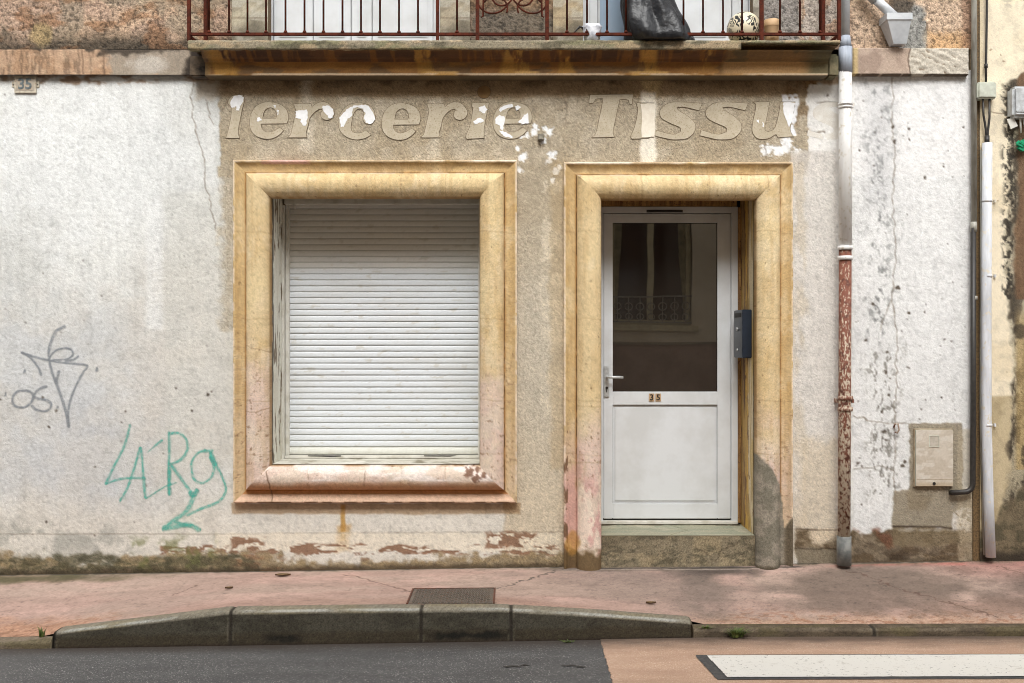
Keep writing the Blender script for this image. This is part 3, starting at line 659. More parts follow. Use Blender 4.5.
# handle
hx = (lx0 + .025); hz = W(0, 377, DY)[2]
h = MB(); h.box(W(603.5, 0, DY)[0], W(609, 0, DY)[0], ly - .010, ly, W(0, 397, DY)[2], W(0, 366, DY)[2], .004)
h.tube([(hx, ly, hz), (hx, ly - .045, hz), (hx + .02, ly - .055, hz), (hx + .11, ly - .055, hz)], .0085, 12)
h.build('door_handle', M['steel'], door)
MB().tube([(hx - .002, ly - .012, hz - .075), (hx - .002, ly - .018, hz - .075)], .009, 12).box(hx - .005, hx + .001, ly - .013, ly - .011, hz - .105, hz - .08).build('lock_cylinder', M['ink'], door)

# ---- text helper (built in font -> mesh)
def text_obj(name, s, x, z, y, size, m, parent, ext=.002, bold=.0, shear=0, squash=1):
    cu = bpy.data.curves.new(name, 'FONT'); cu.body = s; cu.size = size; cu.extrude = ext; cu.align_x = 'CENTER'; cu.align_y = 'CENTER'; cu.offset = bold; cu.shear = shear
    tmp = bpy.data.objects.new(name + '_tmp', cu); COL.objects.link(tmp); bpy.context.view_layer.update()
    me = bpy.data.meshes.new_from_object(tmp.evaluated_get(bpy.context.evaluated_depsgraph_get()))
    bpy.data.objects.remove(tmp); me.materials.clear(); me.materials.append(m)
    n = len(me.vertices); co = np.empty(n * 3, np.float32); me.vertices.foreach_get('co', co); co = co.reshape(-1, 3)
    out = np.stack([x + co[:, 0] * squash, y - co[:, 2], z + co[:, 1]], 1) - np.array(origin_of(parent)); me.vertices.foreach_set('co', out.astype(np.float32).ravel()); me.update()
    o = bpy.data.objects.new(name, me); link(o, parent); return o
nb = bpy.data.objects.new('number_tile', None); 
tl = MB()
for a, b in ((649, 654.6), (655.6, 661.2)):
    tl.box(W(a, 0, DY - .03)[0], W(b, 0, DY - .03)[0], ly - .004, ly, W(0, 401.5, DY - .03)[2], W(0, 393.6, DY - .03)[2], .001)
tiles = tl.build('number_tiles', M['brass'], door, label='two tan tiles reading 35')
for ch, a in (('3', 651.8), ('5', 658.4)):
    text_obj('digit', ch, W(a, 0, DY - .03)[0], W(0, 397.7, DY - .03)[2], ly - .005, .058, M['ink'], tiles, .0008, .0012)
bpy.data.objects.remove(nb)

# ================================================================== SHOP LETTERING
def wall_h(px, py): return float(wall_paint(np.array([px]), np.array([py])).h[0])
E_OUT = [(287, 123.5), (288.5, 117), (286, 109), (279, 104), (268, 102), (259, 104.5), (253, 110.5), (250, 119), (250.5, 128), (255, 135), (263, 138.5), (272, 138.5), (279, 135), (283.5, 130.5), (279.5, 128), (274, 131), (268, 132.3), (263.5, 130.5), (261.3, 127), (261, 123.8)]
E_IN = [(262.5, 118.6), (264, 112), (267, 108.6), (271.5, 107.6), (275.5, 110.5), (277, 115.5), (276, 118.6)]
R_OUT = [(294, 104), (311, 104), (312, 107), (317, 103.5), (323, 102), (329, 104), (333, 109), (334.5, 113), (332, 118), (327, 120), (322, 118), (321, 113.5), (323, 110), (320, 109), (315, 112), (310, 118), (308, 126), (306, 133), (307, 137.5), (288, 137.5), (291, 134), (293, 126), (296, 112), (295, 107.5)]
C_OUT = [(375, 119), (374, 111), (370, 106), (363, 103.5), (355, 103.3), (347, 106.3), (341, 113), (338.5, 121), (340, 130), (346, 136.5), (355, 139.5), (364, 138.5), (371, 135), (366, 131), (361, 133), (355, 133), (351, 129), (352, 120), (354, 113), (358, 109), (363, 110), (364, 114), (363, 119), (366, 123.5), (371, 124)]
M_OUT = [(231, 97), (237, 95), (243, 95), (244.5, 100), (242.5, 108), (240, 120), (238, 132), (239.5, 138), (226, 138), (228, 132), (231, 118), (231.5, 108), (228, 103)]
I_OUT = [(472, 103), (489, 103), (487, 112), (484, 128), (484, 138), (467, 139), (466, 136), (470, 126), (473, 110), (472, 106)]
T_OUT = [(590, 95), (633, 94.5), (632, 104), (629.5, 104), (628, 100), (620, 99), (619, 102), (616, 116), (613, 131), (614, 137), (592, 137.5), (596, 133), (599, 120), (602, 106), (603, 98.5), (596, 99), (593, 103), (589, 103)]
S_OUT = [(748, 103.5), (733, 102.5), (718, 102.5), (710.5, 105.5), (706, 111), (707.5, 118), (716, 123), (726, 127.5), (726.5, 132), (719, 134.5), (709, 132.5), (701, 130), (700, 135.5), (710.5, 138), (719, 139.5), (732.5, 138.5), (740, 132), (741, 124), (734, 116.5), (725, 111), (722.5, 107.5), (730, 107), (745, 110.5)]
U_OUT = [(753, 102), (769.5, 102), (767, 115), (764.5, 129), (768, 132), (774, 129), (778, 118), (780.5, 102), (795, 102), (793, 115), (790, 129), (793, 136.5), (778, 137.5), (776, 134), (768, 138.5), (758, 138.5), (752.5, 132), (753, 122), (756, 106)]
M['letter'] = mat('letter_render', (184, 172, 150), (194, 183, 162), 14, .9, 0, .002, 110, spec=.2, c3=(160, 146, 122), s3=110)
M['letter_white'] = mat('letter_whitewash', (226, 223, 216), (214, 208, 198), 14, .9, 0, .002, 170, spec=.2)
M['edge_shade'] = mat('letter_edge_shade', (94, 78, 58), (118, 100, 76), 40, .9)  # dark rim colour imitates the shadow gap around the letters
M['dotm'] = mat('letter_dot_render', (142, 112, 74), (124, 96, 62), 14, .9, 0, .002, 170)
signb = bpy.data.objects.new('shop_lettering', None); link(signb, house); signb.location = (0, 0, 2.9); signb['label'] = 'raised worn letters of an old haberdashery sign, first letter half gone'
def curve_shape(name, loops, y, depth, mats, parent, grow=0.0):
    cu = bpy.data.curves.new(name, 'CURVE'); cu.dimensions = '2D'; cu.fill_mode = 'BOTH'; cu.extrude = depth / 2; cu.offset = grow
    for lp in loops:
        pts = lp; sp = cu.splines.new('POLY'); sp.points.add(len(pts) - 1); sp.use_cyclic_u = True
        for q, (a, b) in zip(sp.points, pts): q.co = (a, b, 0, 1)
    tmp = bpy.data.objects.new(name + '_tmp', cu); COL.objects.link(tmp); bpy.context.view_layer.update()
    me = bpy.data.meshes.new_from_object(tmp.evaluated_get(bpy.context.evaluated_depsgraph_get())); bpy.data.objects.remove(tmp)
    n = len(me.vertices); co = np.empty(n * 3, np.float32); me.vertices.foreach_get('co', co); co = co.reshape(-1, 3)
    out = np.stack([co[:, 0], y - co[:, 2], co[:, 1]], 1) - np.array(origin_of(parent)); me.vertices.foreach_set('co', out.astype(np.float32).ravel()); me.update()
    me.materials.clear()
    for q in mats: me.materials.append(q)
    if len(mats) > 1:
        for p in me.polygons: p.material_index = 0 if abs(p.normal.y) > .5 else 1
    o = bpy.data.objects.new(name, me); link(o, parent); return o
def outlined(name, loops, y, depth, mats, parent, grow=.0026, back=.0012):
    a = curve_shape(name, loops, y, depth, mats, parent); b = curve_shape(name, loops, y + back, depth, [mats[1]], parent, grow=grow)
    bm = bmesh.new(); bm.from_mesh(a.data); n0 = len(bm.faces); bm.from_mesh(b.data); bm.faces.ensure_lookup_table()
    for f_ in bm.faces[n0:]: f_.material_index = 1
    bm.to_mesh(a.data); bm.free(); bpy.data.objects.remove(b); return a
def corner_smooth(pts, n=4):
    """catmull through the points but keep sharp corners"""
    N = len(pts); out = []; P = [np.array(p, float) for p in pts]
    def sharp(i):
        a, b = P[i] - P[i - 1], P[(i + 1) % N] - P[i]; c = (a @ b) / (np.linalg.norm(a) * np.linalg.norm(b) + 1e-9); return c < .45
    for i in range(N):
        b, c = P[i], P[(i + 1) % N]; a = b - (c - b) if sharp(i) else P[i - 1]; d = c + (c - b) if sharp((i + 1) % N) else P[(i + 2) % N]
        for t in np.arange(n) / n: out.append(.5 * ((2 * b) + (c - a) * t + (2 * a - 5 * b + 4 * c - d) * t * t + (3 * b - a - 3 * c + d) * t ** 3))
    return out
def letter(loops, dx=0, dy=0, m='letter'):
    wl = []
    for lp in loops:
        q = corner_smooth(lp); wl.append([(W(a + dx, b + dy)[0], W(a + dx, b + dy)[2]) for a, b in q])
    cx = sum(p[0] for p in loops[0]) / len(loops[0]) + dx; cy = sum(p[1] for p in loops[0]) / len(loops[0]) + dy
    return (curve_shape if m == 'letter_white' else outlined)('letter', wl, (.0026 if m == 'letter_white' else -.0006) - wall_h(cx, cy), .008, [M[m], M['edge_shade']], signb)
letter([M_OUT]); letter([E_OUT, E_IN]); letter([R_OUT]); letter([C_OUT]); letter([E_OUT, E_IN], 132, 1); letter([R_OUT], 133, 0); letter([I_OUT]); letter([E_OUT, E_IN], 243.4, 0)
letter([[(484 + 6.5 * math.cos(a), 92 + 6.3 * math.sin(a)) for a in np.linspace(0, 2 * math.pi, 14)[:-1]]], m='dotm')
letter([T_OUT]); letter([I_OUT], 165, 0); letter([S_OUT], -46, 0); letter([S_OUT]); letter([U_OUT]); letter([S_OUT], 107, 0, 'letter_white')
# white paint still clinging to the letters
def jag(pts, n=5, a=.7, seed=0):
    rs = random.Random(seed); out = []
    for i in range(len(pts)):
        p, q = pts[i], pts[(i + 1) % len(pts)]
        for k in range(n): t = k / n; out.append((p[0] + (q[0] - p[0]) * t + rs.uniform(-a, a), p[1] + (q[1] - p[1]) * t + rs.uniform(-a, a)))
    return out
flakes = [[(230, 103), (234, 96), (241, 95), (244, 98), (242, 104), (240, 106), (239.5, 111), (236.5, 110), (236, 106), (234.5, 108), (231, 107)],
          [(296, 111), (307, 110), (308, 116), (306, 126), (303.5, 126), (300.5, 122), (301, 119), (296, 118)],
          [(322, 106.5), (328, 105.5), (333, 109), (334, 114), (332.5, 118), (329, 118), (326, 114), (323, 110)],
          [(339.5, 118), (344, 113), (347, 109), (354, 106), (362, 104.5), (368, 106), (373, 112), (375, 119), (372, 124), (366, 123), (363.5, 118), (366, 114), (363, 109), (357, 107), (353, 109), (352, 116), (347, 120), (344, 127), (341, 127)],
          [(479, 108), (484, 105.5), (487.5, 109), (484, 114), (479, 111)], [(473, 121), (479, 118), (484, 120), (483.5, 122), (475, 124)],
          [(499, 109), (504, 105.5), (512, 104), (513, 107), (504, 109.5), (500, 112)], [(515, 107), (518, 105.5), (521, 107), (517, 111)], [(495, 120), (499, 115), (505, 117), (505, 122), (503.5, 125), (503, 131), (500, 128), (499.5, 125), (496, 124)],
          [(518, 122), (522, 119), (524, 115), (528, 113), (529, 123), (522, 124.5)], [(499, 131), (503, 131), (508, 134), (513, 136), (512, 138), (504, 136.5)],
          [(257, 118), (260, 117), (261.5, 120), (259, 122), (257, 121)], [(277, 110), (279, 110), (279, 114), (278, 115)], [(273, 105), (276, 106), (275.5, 108)],
          [(641, 104), (655, 103.5), (654.5, 137), (642, 137.5)], [(783, 103), (795, 102.5), (793, 116), (789, 128), (786, 120), (783, 110)], [(756, 120), (759, 120), (758, 123)], [(762, 122), (764, 124), (763, 127)]]
for i, fl in enumerate(flakes):
    if i == 14: M['flake'] = mat('cream_drip_paint', (238, 230, 214), (230, 220, 202), 30, .8, 0, .0012, 170, spec=.2)
    cx = sum(p[0] for p in fl) / len(fl); cy = sum(p[1] for p in fl) / len(fl)
    curve_shape('paint_flake', [[W(a, b)[::2] for a, b in jag(fl, 4, .55, i)]], -.0055 - wall_h(cx, cy), .0022, [M['flake'] if i == 14 else M['white']], signb)
# square anchor bolt
bx, _, bz = W(541, 137.5)
MB().box(bx - .021, bx + .021, -.040, .0, bz - .023, bz + .019, .004).build('anchor_stub', mat('grey_anchor', (150, 144, 130), (96, 90, 78), 60, .6, .3), house)

# ================================================================== GRAFFITI (paint lies on the wall: part of it)
def spraymat(name, c, dens):
    t = NT(name); t.p.inputs['Base Color'].default_value = L(*c); t.p.inputs['Roughness'].default_value = .8
    f = t.rng(t.noise(130, 4, .7), .42 - dens, .66 - dens * .3, .9, .12); a = t.N('Attribute', attribute_name='pig'); f = t.math('MULTIPLY', f, t.rng(a.outputs['Alpha'], 0, .7, 0, 1)); t.L(f, t.p.inputs['Alpha']); return t.m
M['spray_grey'] = spraymat('grey_marker', (138, 144, 150), .02); M['spray_teal'] = spraymat('teal_marker', (84, 184, 168), .06)
def strokes(name, items, m, label):
    V = []; Fa = []; CC = []
    for pts, w in items:
        w = w * 1.75 if w < 1.9 else w * 1.4
        C = catmull(pts, 8); T = np.gradient(C, axis=0); T /= np.linalg.norm(T, axis=1)[:, None] + 1e-9; N = np.stack([-T[:, 1], T[:, 0]], 1)
        ww = w * (.8 + .4 * vnoise(C[:, 0], C[:, 1], 6, 151, 2)); ww[0] *= .5; ww[-1] *= .5; b = len(V) 
        for k in (-1, 0, 1):
            Q = C + N * ww[:, None] * k; hh = wall_paint(Q[:, 0], Q[:, 1]).h
            for q, hv in zip(Q, hh): p = W(q[0], q[1]); CC.append((.5, .5, .5, 1. - abs(k))); V.append((p[0], -hv - .0022 + .0004 * len(Fa) * 0, p[2]))
        n = len(C)
        for k in range(2):
            for i in range(n - 1): a = b + k * n + i; Fa.append((a, a + 1, a + n + 1, a + n))
    # every stroke a hair above the one before, so crossings do not share a plane
    o = raw(name, V, Fa, m, wall, True, CC, label=label); return o
def Z1(L_, o=(0, 310), s=5.25): return [(o[0] + a / s, o[1] + b / s) for a, b in L_]
grey = [([(345, 85), (315, 98), (290, 120), (262, 190), (258, 250), (275, 330), (310, 420), (345, 530), (362, 620)], 1.25), ([(362, 610), (360, 520), (385, 430), (430, 340), (458, 297), (430, 286), (340, 278), (260, 265), (180, 245), (110, 220)], 1.0),
        ([(110, 222), (160, 250), (200, 300), (218, 345)], 1.0), ([(262, 250), (290, 215), (340, 200), (375, 210), (382, 235), (350, 258), (270, 262)], .9), ([(340, 268), (385, 262), (415, 240)], 1.0), ([(312, 315), (302, 350), (292, 388)], 1.1),
        ([(150, 425), (100, 425), (68, 455), (75, 500), (120, 512), (160, 490), (175, 450), (148, 423)], 1.1), ([(250, 400), (205, 415), (180, 450), (200, 465), (250, 475), (270, 500), (245, 530), (195, 525), (165, 500)], 1.1),
        ([(124, 320), (130, 322), (137, 321)], 1.8), ([(502, 311), (508, 312), (515, 310)], 1.8), ([(25, 440), (30, 441), (35, 441)], 1.5), ([(298, 509), (303, 510), (308, 508)], 1.5)]
strokes('graffiti', [(Z1(p), w) for p, w in grey], M['spray_grey'], 'thin grey scribbled tag with the letters OS')
o2 = (90, 410); teal = [([(205, 70), (175, 180), (120, 290), (78, 378)], 1.15), ([(78, 375), (150, 350), (220, 343), (285, 345)], 1.0), ([(150, 465), (200, 370), (256, 185)], 1.2), ([(256, 185), (264, 240), (272, 350), (282, 452)], 1.2), ([(282, 450), (335, 415), (385, 385), (440, 366)], .7),
        ([(290, 215), (325, 185)], .5), ([(325, 185), (370, 150)], 1.1), ([(400, 105), (402, 200), (400, 300), (403, 435)], 1.15), ([(402, 290), (402, 435)], 1.6), ([(400, 120), (450, 118), (488, 150), (492, 205), (455, 255), (395, 275)], 1.2), ([(405, 270), (460, 345), (525, 435)], 1.5),
        ([(600, 205), (550, 215), (515, 270), (525, 345), (565, 370), (610, 345), (628, 290), (605, 235)], 1.1), ([(570, 205), (600, 208), (625, 205)], 1.4), ([(612, 205), (615, 240), (650, 300), (685, 380), (680, 430), (640, 470), (560, 500), (490, 535)], 1.2), ([(610, 215), (625, 250), (640, 280)], 2.2),
        ([(545, 398), (520, 450), (490, 510), (430, 555), (368, 600)], 2.6), ([(362, 602), (430, 592), (500, 580), (560, 612)], 2.7), ([(430, 565), (470, 580), (520, 585)], 2.2), ([(500, 415), (520, 432), (548, 400)], 1.6)]
strokes('graffiti', [(Z1(p, o2, 5.06), w) for p, w in teal], M['spray_teal'], 'teal scrawled graffiti reading LARg with a 2 below')

# ================================================================== BALCONY
balcony = bpy.data.objects.new('balcony', None); link(balcony, house); balcony.location = (0, -.1, 3.3)
BY = -.26; bx0 = W(188, 0, BY)[0]; bx1 = W(840, 0, BY)[0]; bz1 = W(0, 40, BY)[2]; bz0 = W(0, 49.3, BY)[2]
def slabc(P):
    n = P.n; P.c[:] = (136, 126, 106); P.g[:] = 1.0; P.mix((112, 110, 80), .7 * ss(.45, .6, n((30, 8), 161))); P.mix((164, 142, 112), .7 * ss(.5, .65, n((18, 6), 162))); P.mix((84, 78, 62), .7 * ss(.55, .66, n((14, 6), 163)))
def strip(name, path, x0, x1, colfn, parent, m, step=.0067, label=None, xoff=0, hn=0):
    """extrude a y,z path along x with dense vertices"""
    path = np.array(path, float); d = np.concatenate([[0], np.cumsum(np.hypot(*np.diff(path, axis=0).T))]); q = []
    for i in range(len(path) - 1):
        k = max(1, int((d[i + 1] - d[i]) / step)); q += [d[i] + (d[i + 1] - d[i]) * j / k for j in range(k)]
    q.append(d[-1]); q = np.array(q); yy = np.interp(q, d, path[:, 0]); zz = np.interp(q, d, path[:, 1]); xs = np.arange(x0, x1 + step / 2, step)
    X, Y = np.meshgrid(xs, yy, indexing='ij'); _, Z = np.meshgrid(xs, zz, indexing='ij'); _, S = np.meshgrid(xs, q, indexing='ij')
    P = Paint((X + xoff) * 150, S * 150, (150, 140, 120)); P.X = X.ravel(); P.Z = Z.ravel(); P.Y = Y.ravel(); P.S = S.ravel(); colfn(P)
    Yn = Y.ravel() - P.h; jz = (vnoise(P.u, P.v, 6, 169, 3) - .5) * hn
    return raw(name, np.stack([X.ravel(), Yn, Z.ravel() + jz], 1), quads(len(xs), len(yy)), m, parent, False, pigcol(P), label=label)
xb = W(741, 0, BY)[0]
def edge_path(z0): return [(-.2, z0), (BY + .006, z0), (BY, z0 + .006), (BY, bz1 - .008), (BY + .008, bz1), (.0, bz1)]
strip('balcony_slab', edge_path(bz0), bx0, xb, slabc, balcony, M['kerb'], hn=.004)
strip('balcony_slab', edge_path(bz1 - .022), xb + .001, bx1, slabc, balcony, M['kerb'], hn=.006, label='broken thinner end of the balcony slab')
MB().box(bx0 + .002, bx1 - .002, BY + .03, .0, bz0 + .03, bz1 - .006).build('slab_core', M['leaf'], balcony)
cx0, cx1 = W(205, 0, -.13)[0], W(828, 0, -.13)[0]
zc = W(0, 75, -.13)[2]; zf = W(0, 62.5, -.13)[2]
def cornc(P):
    n = P.n; P.c[:] = (120, 90, 56); P.g[:] = .5
    u = 512 + P.X * F / 6.87
    fas = (P.Z < zf + .003) & (P.Y < -.128)
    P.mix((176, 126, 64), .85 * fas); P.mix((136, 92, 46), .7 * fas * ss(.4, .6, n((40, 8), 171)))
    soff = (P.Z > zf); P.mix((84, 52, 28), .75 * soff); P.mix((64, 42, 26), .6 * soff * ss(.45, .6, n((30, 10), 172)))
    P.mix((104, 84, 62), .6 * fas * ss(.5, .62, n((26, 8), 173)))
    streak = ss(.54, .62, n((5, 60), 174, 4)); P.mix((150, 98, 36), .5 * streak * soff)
    for a, b in ((205, 235), (412, 432), (503, 530), (560, 572), (640, 656), (700, 712)):
        mk = ss(-3, 3, np.minimum(u - a, b - u) + P.w1 * 8 + 3 * ss(zf + .02, zc, P.Z)); P.mix((192, 146, 70), .75 * mk * ss(.36, .52, n((7, 20), 177)))
    for a, b in ((426, 460), (630, 668), (515, 540)): P.mix((216, 172, 104), .85 * ss(-3, 3, np.minimum(u - a, b - u) + P.w1 * 8) * (P.Z < zc + .022))
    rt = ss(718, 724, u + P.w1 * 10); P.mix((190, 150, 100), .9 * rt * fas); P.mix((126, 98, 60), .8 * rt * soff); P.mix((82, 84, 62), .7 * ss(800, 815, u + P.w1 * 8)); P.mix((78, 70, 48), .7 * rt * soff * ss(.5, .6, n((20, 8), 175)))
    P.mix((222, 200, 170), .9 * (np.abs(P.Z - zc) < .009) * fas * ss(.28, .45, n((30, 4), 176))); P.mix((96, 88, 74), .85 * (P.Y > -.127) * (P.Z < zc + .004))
    P.mix((110, 92, 70), .7 * ss(215, 205, u))
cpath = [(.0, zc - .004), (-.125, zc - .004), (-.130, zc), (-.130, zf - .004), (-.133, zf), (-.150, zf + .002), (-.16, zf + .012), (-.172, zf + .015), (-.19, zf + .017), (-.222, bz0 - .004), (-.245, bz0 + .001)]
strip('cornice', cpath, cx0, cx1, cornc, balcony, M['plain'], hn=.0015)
# bracket ends either side of the cornice
e = MB(); e.box(W(190, 0, -.1)[0], cx0 - .001, -.11, .0, zc - .0, bz0 - .002, .006).build('cornice_end', mat('soot_stained_stone', (112, 96, 78), (44, 38, 32), 9, .9, 0, .003, 60), balcony)
e = MB(); e.box(cx1 + .001, W(838, 0, -.1)[0], -.12, .0, zc - .006, bz0 + .01, .012).build('cornice_end', mat('lichen_stone', (132, 122, 94), (84, 82, 60), 11, .9, 0, .003, 60), balcony)
# railing
railing = bpy.data.objects.new('railing', None)
RY = -.24
def rx(px): return W(px, 0, RY)[0]
rz = W(0, 34.3, RY)[2]; RT = bz1 + 1.02
r = MB(); r.box(rx(187), rx(840.5), RY - .008, RY + .008, rz - .010, rz + .010, .002).box(rx(187), rx(840.5), RY - .02, RY + .02, RT, RT + .012)
r.box(rx(188) - .006, rx(188) + .006, RY + .009, -.0, rz - .009, rz + .009).box(rx(839) - .006, rx(839) + .006, RY + .009, -.0, rz - .009, rz + .009)
rail_o = r.build('railing', M['rail'], balcony)
bars = [209, 229, 247.5, 266, 285.5, 304.5, 323.5, 342.5, 361, 380, 399, 418, 457, 567, 587, 607, 626, 645.5, 664.5, 683.5, 703, 723, 742, 780, 800, 820]
for px in bars:
    b = MB(); x = rx(px); b.tube([(x, RY, rz + .008), (x, RY, RT)], .0064, 8); b.tube([(x, RY, rz + .008), (x, RY, rz + .014), (x, RY, rz + .024)], [.012, .013, .008], 8); b.build('baluster', M['rail'], rail_o)
for px, wd in ((189, .011), (437.5, .010), (477.5, .012), (547, .012), (761.5, .013), (839, .011)):
    x = rx(px); MB().box(x - wd, x + wd, RY - .011, RY + .011, bz1 - .002, RT, .003).build('rail_post', M['rail'], rail_o)
for px in (197, 832):
    x = rx(px); MB().box(x - .012, x + .012, -.06, -.03, bz1, RT, .003).build('rail_post', M['rail'], rail_o)
# scrolls of the middle panel
s = MB()
def arc(cx, cz, r0, r1, a0, a1, n=22): return [(cx + (r0 + (r1 - r0) * i / n) * math.cos(R(a0 + (a1 - a0) * i / n)), RY, cz + (r0 + (r1 - r0) * i / n) * math.sin(R(a0 + (a1 - a0) * i / n))) for i in range(n + 1)]
xm = rx(512.5); zm = W(0, 0, RY)[2]
for sg in (-1, 1):
    for (dx, dz, ra, rb, a0, a1) in ((.075, .03, .075, .03, 190, 620), (.15, .02, .13, .05, 200, 420), (.06, .19, .07, .02, 200, 600), (.13, .36, .08, .02, 100, 520), (.105, -.06, .09, .07, 30, 200)):
        s.tube([(xm + sg * (p[0]), p[1], p[2]) for p in arc(dx, zm + dz, ra, rb, a0, a1)], .006, 6)
    s.tube([(xm + sg * .205, RY, rz + .11), (xm + sg * .190, RY, rz + .115), (xm + sg * .186, RY, zm + .06), (xm + sg * .14, RY, zm + .2)], .006, 6)
s.build('scroll_panel', M['rail'], rail_o)
# balcony doors: stone jambs, white leaves
def jam(px0, px1, tone, label=None):
    xa, xb_ = W(px0, 0, -.02)[0], W(px1, 0, -.02)[0]
    def cf(P):
        n = P.n; P.c[:] = tone; P.g[:] = .6; P.mix(np.array(tone) * .8, .7 * ss(.45, .6, n(16, 181))); P.mix((98, 92, 80), .8 * ss(38, 8, P.v + P.w1 * 60)); P.mix((200, 196, 184), .5 * ss(.5, .65, n((20, 12), 182)))
        P.mix((110, 96, 78), .7 * P.line([(0, 34), (40, 33)], .5, 1))
    reveal('door_jamb', ((xa, -.02, bz1 - .01), (xb_ - xa, 0, 0), (0, 0, 2.4)), cf, house, 120, M['stone'], label)
    MB().box(xa + .002, xb_ - .002, -.018, .1, bz1, bz1 + 2.3).build('jamb_core', M['leaf'], house)
jam(232, 268, (178, 168, 146)); jam(440, 470, (170, 158, 136)); jam(553, 583, (176, 158, 128)); jam(753, 764, (150, 142, 128))
def balcony_door(pa, pb, joints, name_label):
    d = bpy.data.objects.new('balcony_door', None); link(d, house); d.location = (W((pa + pb) / 2, 0, .1)[0], .1, bz1); d['label'] = name_label
    xa, xb_ = W(pa, 0, .1)[0], W(pb, 0, .1)[0]; zz = bz1 + 2.25
    fr = MB(); fr.box(xa, xa + .05, .08, .16, bz1 - .02, zz, .004).box(xb_ - .05, xb_, .08, .16, bz1 - .02, zz, .004).box(xa + .05, xb_ - .05, .08, .16, bz1 - .02, bz1 + .05, .004).build('door_frame', M['pvc'], d)
    js = [xa + .05] + [W(j, 0, .1)[0] for j in joints] + [xb_ - .05]
    for a, b in zip(js[:-1], js[1:]):
        pn = MB(); pn.box(a + .003, b - .003, .10, .15, bz1 + .052, zz, .005)
        pn.box(a + .04, b - .04, .094, .1, bz1 + .12, zz - .1, .004); pn.build('door_leaf', M['pvc'], d)
    return d
balcony_door(266, 441, [313, 351, 372], 'white balcony double door on the left')
d2 = balcony_door(582, 756, [598, 632, 668, 732], 'white balcony door on the right with a grey glass strip')
gb = NT('grey_blue_glass'); gb.p.inputs['Base Color'].default_value = L(150, 168, 186); gb.p.inputs['Roughness'].default_value = .12
MB().box(W(600, 0, .09)[0], W(630, 0, .09)[0], .086, .092, bz1 + .06, bz1 + 2.1).build('glass_pane', gb.m, d2)

# ---- things standing on the balcony
def lathe(name, prof, c, m, parent=None, n=28, nz=None, smooth=True):
    V = []; Fa = []
    for r_, z_ in prof:
        for k in range(n):
            a = 2 * math.pi * k / n; rr = r_; cx_, cz_ = 0, 0
            if nz: rr, cx_ = nz(r_, z_, a)
            V.append((c[0] + cx_ + rr * math.cos(a), c[1] + rr * math.sin(a), c[2] + z_))
    for i in range(len(prof) - 1):
        for k in range(n): Fa.append((i * n + k, i * n + (k + 1) % n, (i + 1) * n + (k + 1) % n, (i + 1) * n + k))
    V.append((c[0], c[1], c[2] + prof[0][1])); V.append((c[0] + (nz(prof[-1][0], prof[-1][1], 0)[1] if nz else 0), c[1], c[2] + prof[-1][1])); b = len(V)
    for k in range(n): Fa.append((b - 2, (k + 1) % n, k)); Fa.append((b - 1, (len(prof) - 1) * n + k, (len(prof) - 1) * n + (k + 1) % n))
    return raw(name, V, Fa, m, parent, smooth)
def bagn(r_, z_, a):
    f = 1 + .07 * math.sin(a * 5 + z_ * 6) + .05 * math.sin(a * 11 - z_ * 14) + .04 * math.sin(a * 3 + z_ * 22)
    rr = r_ * f
    return min(rr, .25), -.33 * min(z_, .62) * (1 if z_ > 0 else 0)
prof_b = [(.05, .0), (.2, .002), (.215, .03), (.21, .08), (.195, .14), (.18, .2), (.165, .27), (.15, .34), (.135, .41), (.12, .48), (.1, .54), (.07, .60), (.04, .64), (.05, .68), (.075, .72), (.02, .73)]
fine = []
for (a, b), (c_, d_) in zip(prof_b[:-1], prof_b[1:]): fine += [(a + (c_ - a) * t, b + (d_ - b) * t) for t in (0, .33, .66)]
fine.append(prof_b[-1])
def bag2(r_, z_, a):
    rr, cx_ = bagn(r_, z_, a); return rr * (.72 if math.sin(a) < 0 or True else 1), cx_
bag = lathe('rubbish_bag', fine, (W(661, 0, -.16)[0], -.155, bz1), M['bagm'], None, 72, lambda r_, z_, a: ((bagn(r_, z_, a)[0]) * (abs(math.cos(a)) * .28 + .72) * 1.02, bagn(r_, z_, a)[1]))
tag(bag, 'bulging black plastic rubbish bag slumped behind the balcony rail', 'rubbish bag')
# football
tb = NT('printed_ball'); co = tb.N('TexCoord').outputs['Object']
vo = tb.N('TexVoronoi'); vo.feature = 'F1'; vo.inputs['Scale'].default_value = 13; tb.L(co, vo.inputs['Vector'])
mz = tb.N('TexWave'); mz.wave_type = 'RINGS'; mz.inputs['Scale'].default_value = 26; mz.inputs['Distortion'].default_value = 9; mz.inputs['Detail'].default_value = 0; mz.inputs['Detail Scale'].default_value = 1.2; tb.L(co, mz.inputs['Vector'])
mk = tb.math('MULTIPLY', tb.rng(mz.outputs['Fac'], .45, .55, 0, 1), tb.rng(vo.outputs['Distance'], .50, .56, 1, 0))
tb.L(tb.mixc(mk, L(220, 208, 180), L(34, 34, 32)), tb.p.inputs['Base Color']); tb.p.inputs['Roughness'].default_value = .45
br = .111; bc = (W(744, 0, -.12)[0], -.12, bz1 + br)
mb = bmesh.new(); bmesh.ops.create_uvsphere(mb, u_segments=32, v_segments=20, radius=br)
for f_ in mb.faces: f_.smooth = True
me = bpy.data.meshes.new('ball'); mb.to_mesh(me); mb.free(); me.materials.append(tb.m); ball = bpy.data.objects.new('football', me); COL.objects.link(ball); ball.location = bc
tag(ball, 'off-white football with black maze-like print, on the balcony', 'ball')
pot = lathe('pot', [(.044, 0), (.046, .004), (.046, .105), (.049, .108), (.051, .112), (.051, .150), (.047, .154), (.044, .150), (.043, .14)], (W(771.5, 0, -.17)[0], -.17, bz1), mat('tan_clay', (202, 168, 128), (180, 146, 108), 12, .6), None, 28)
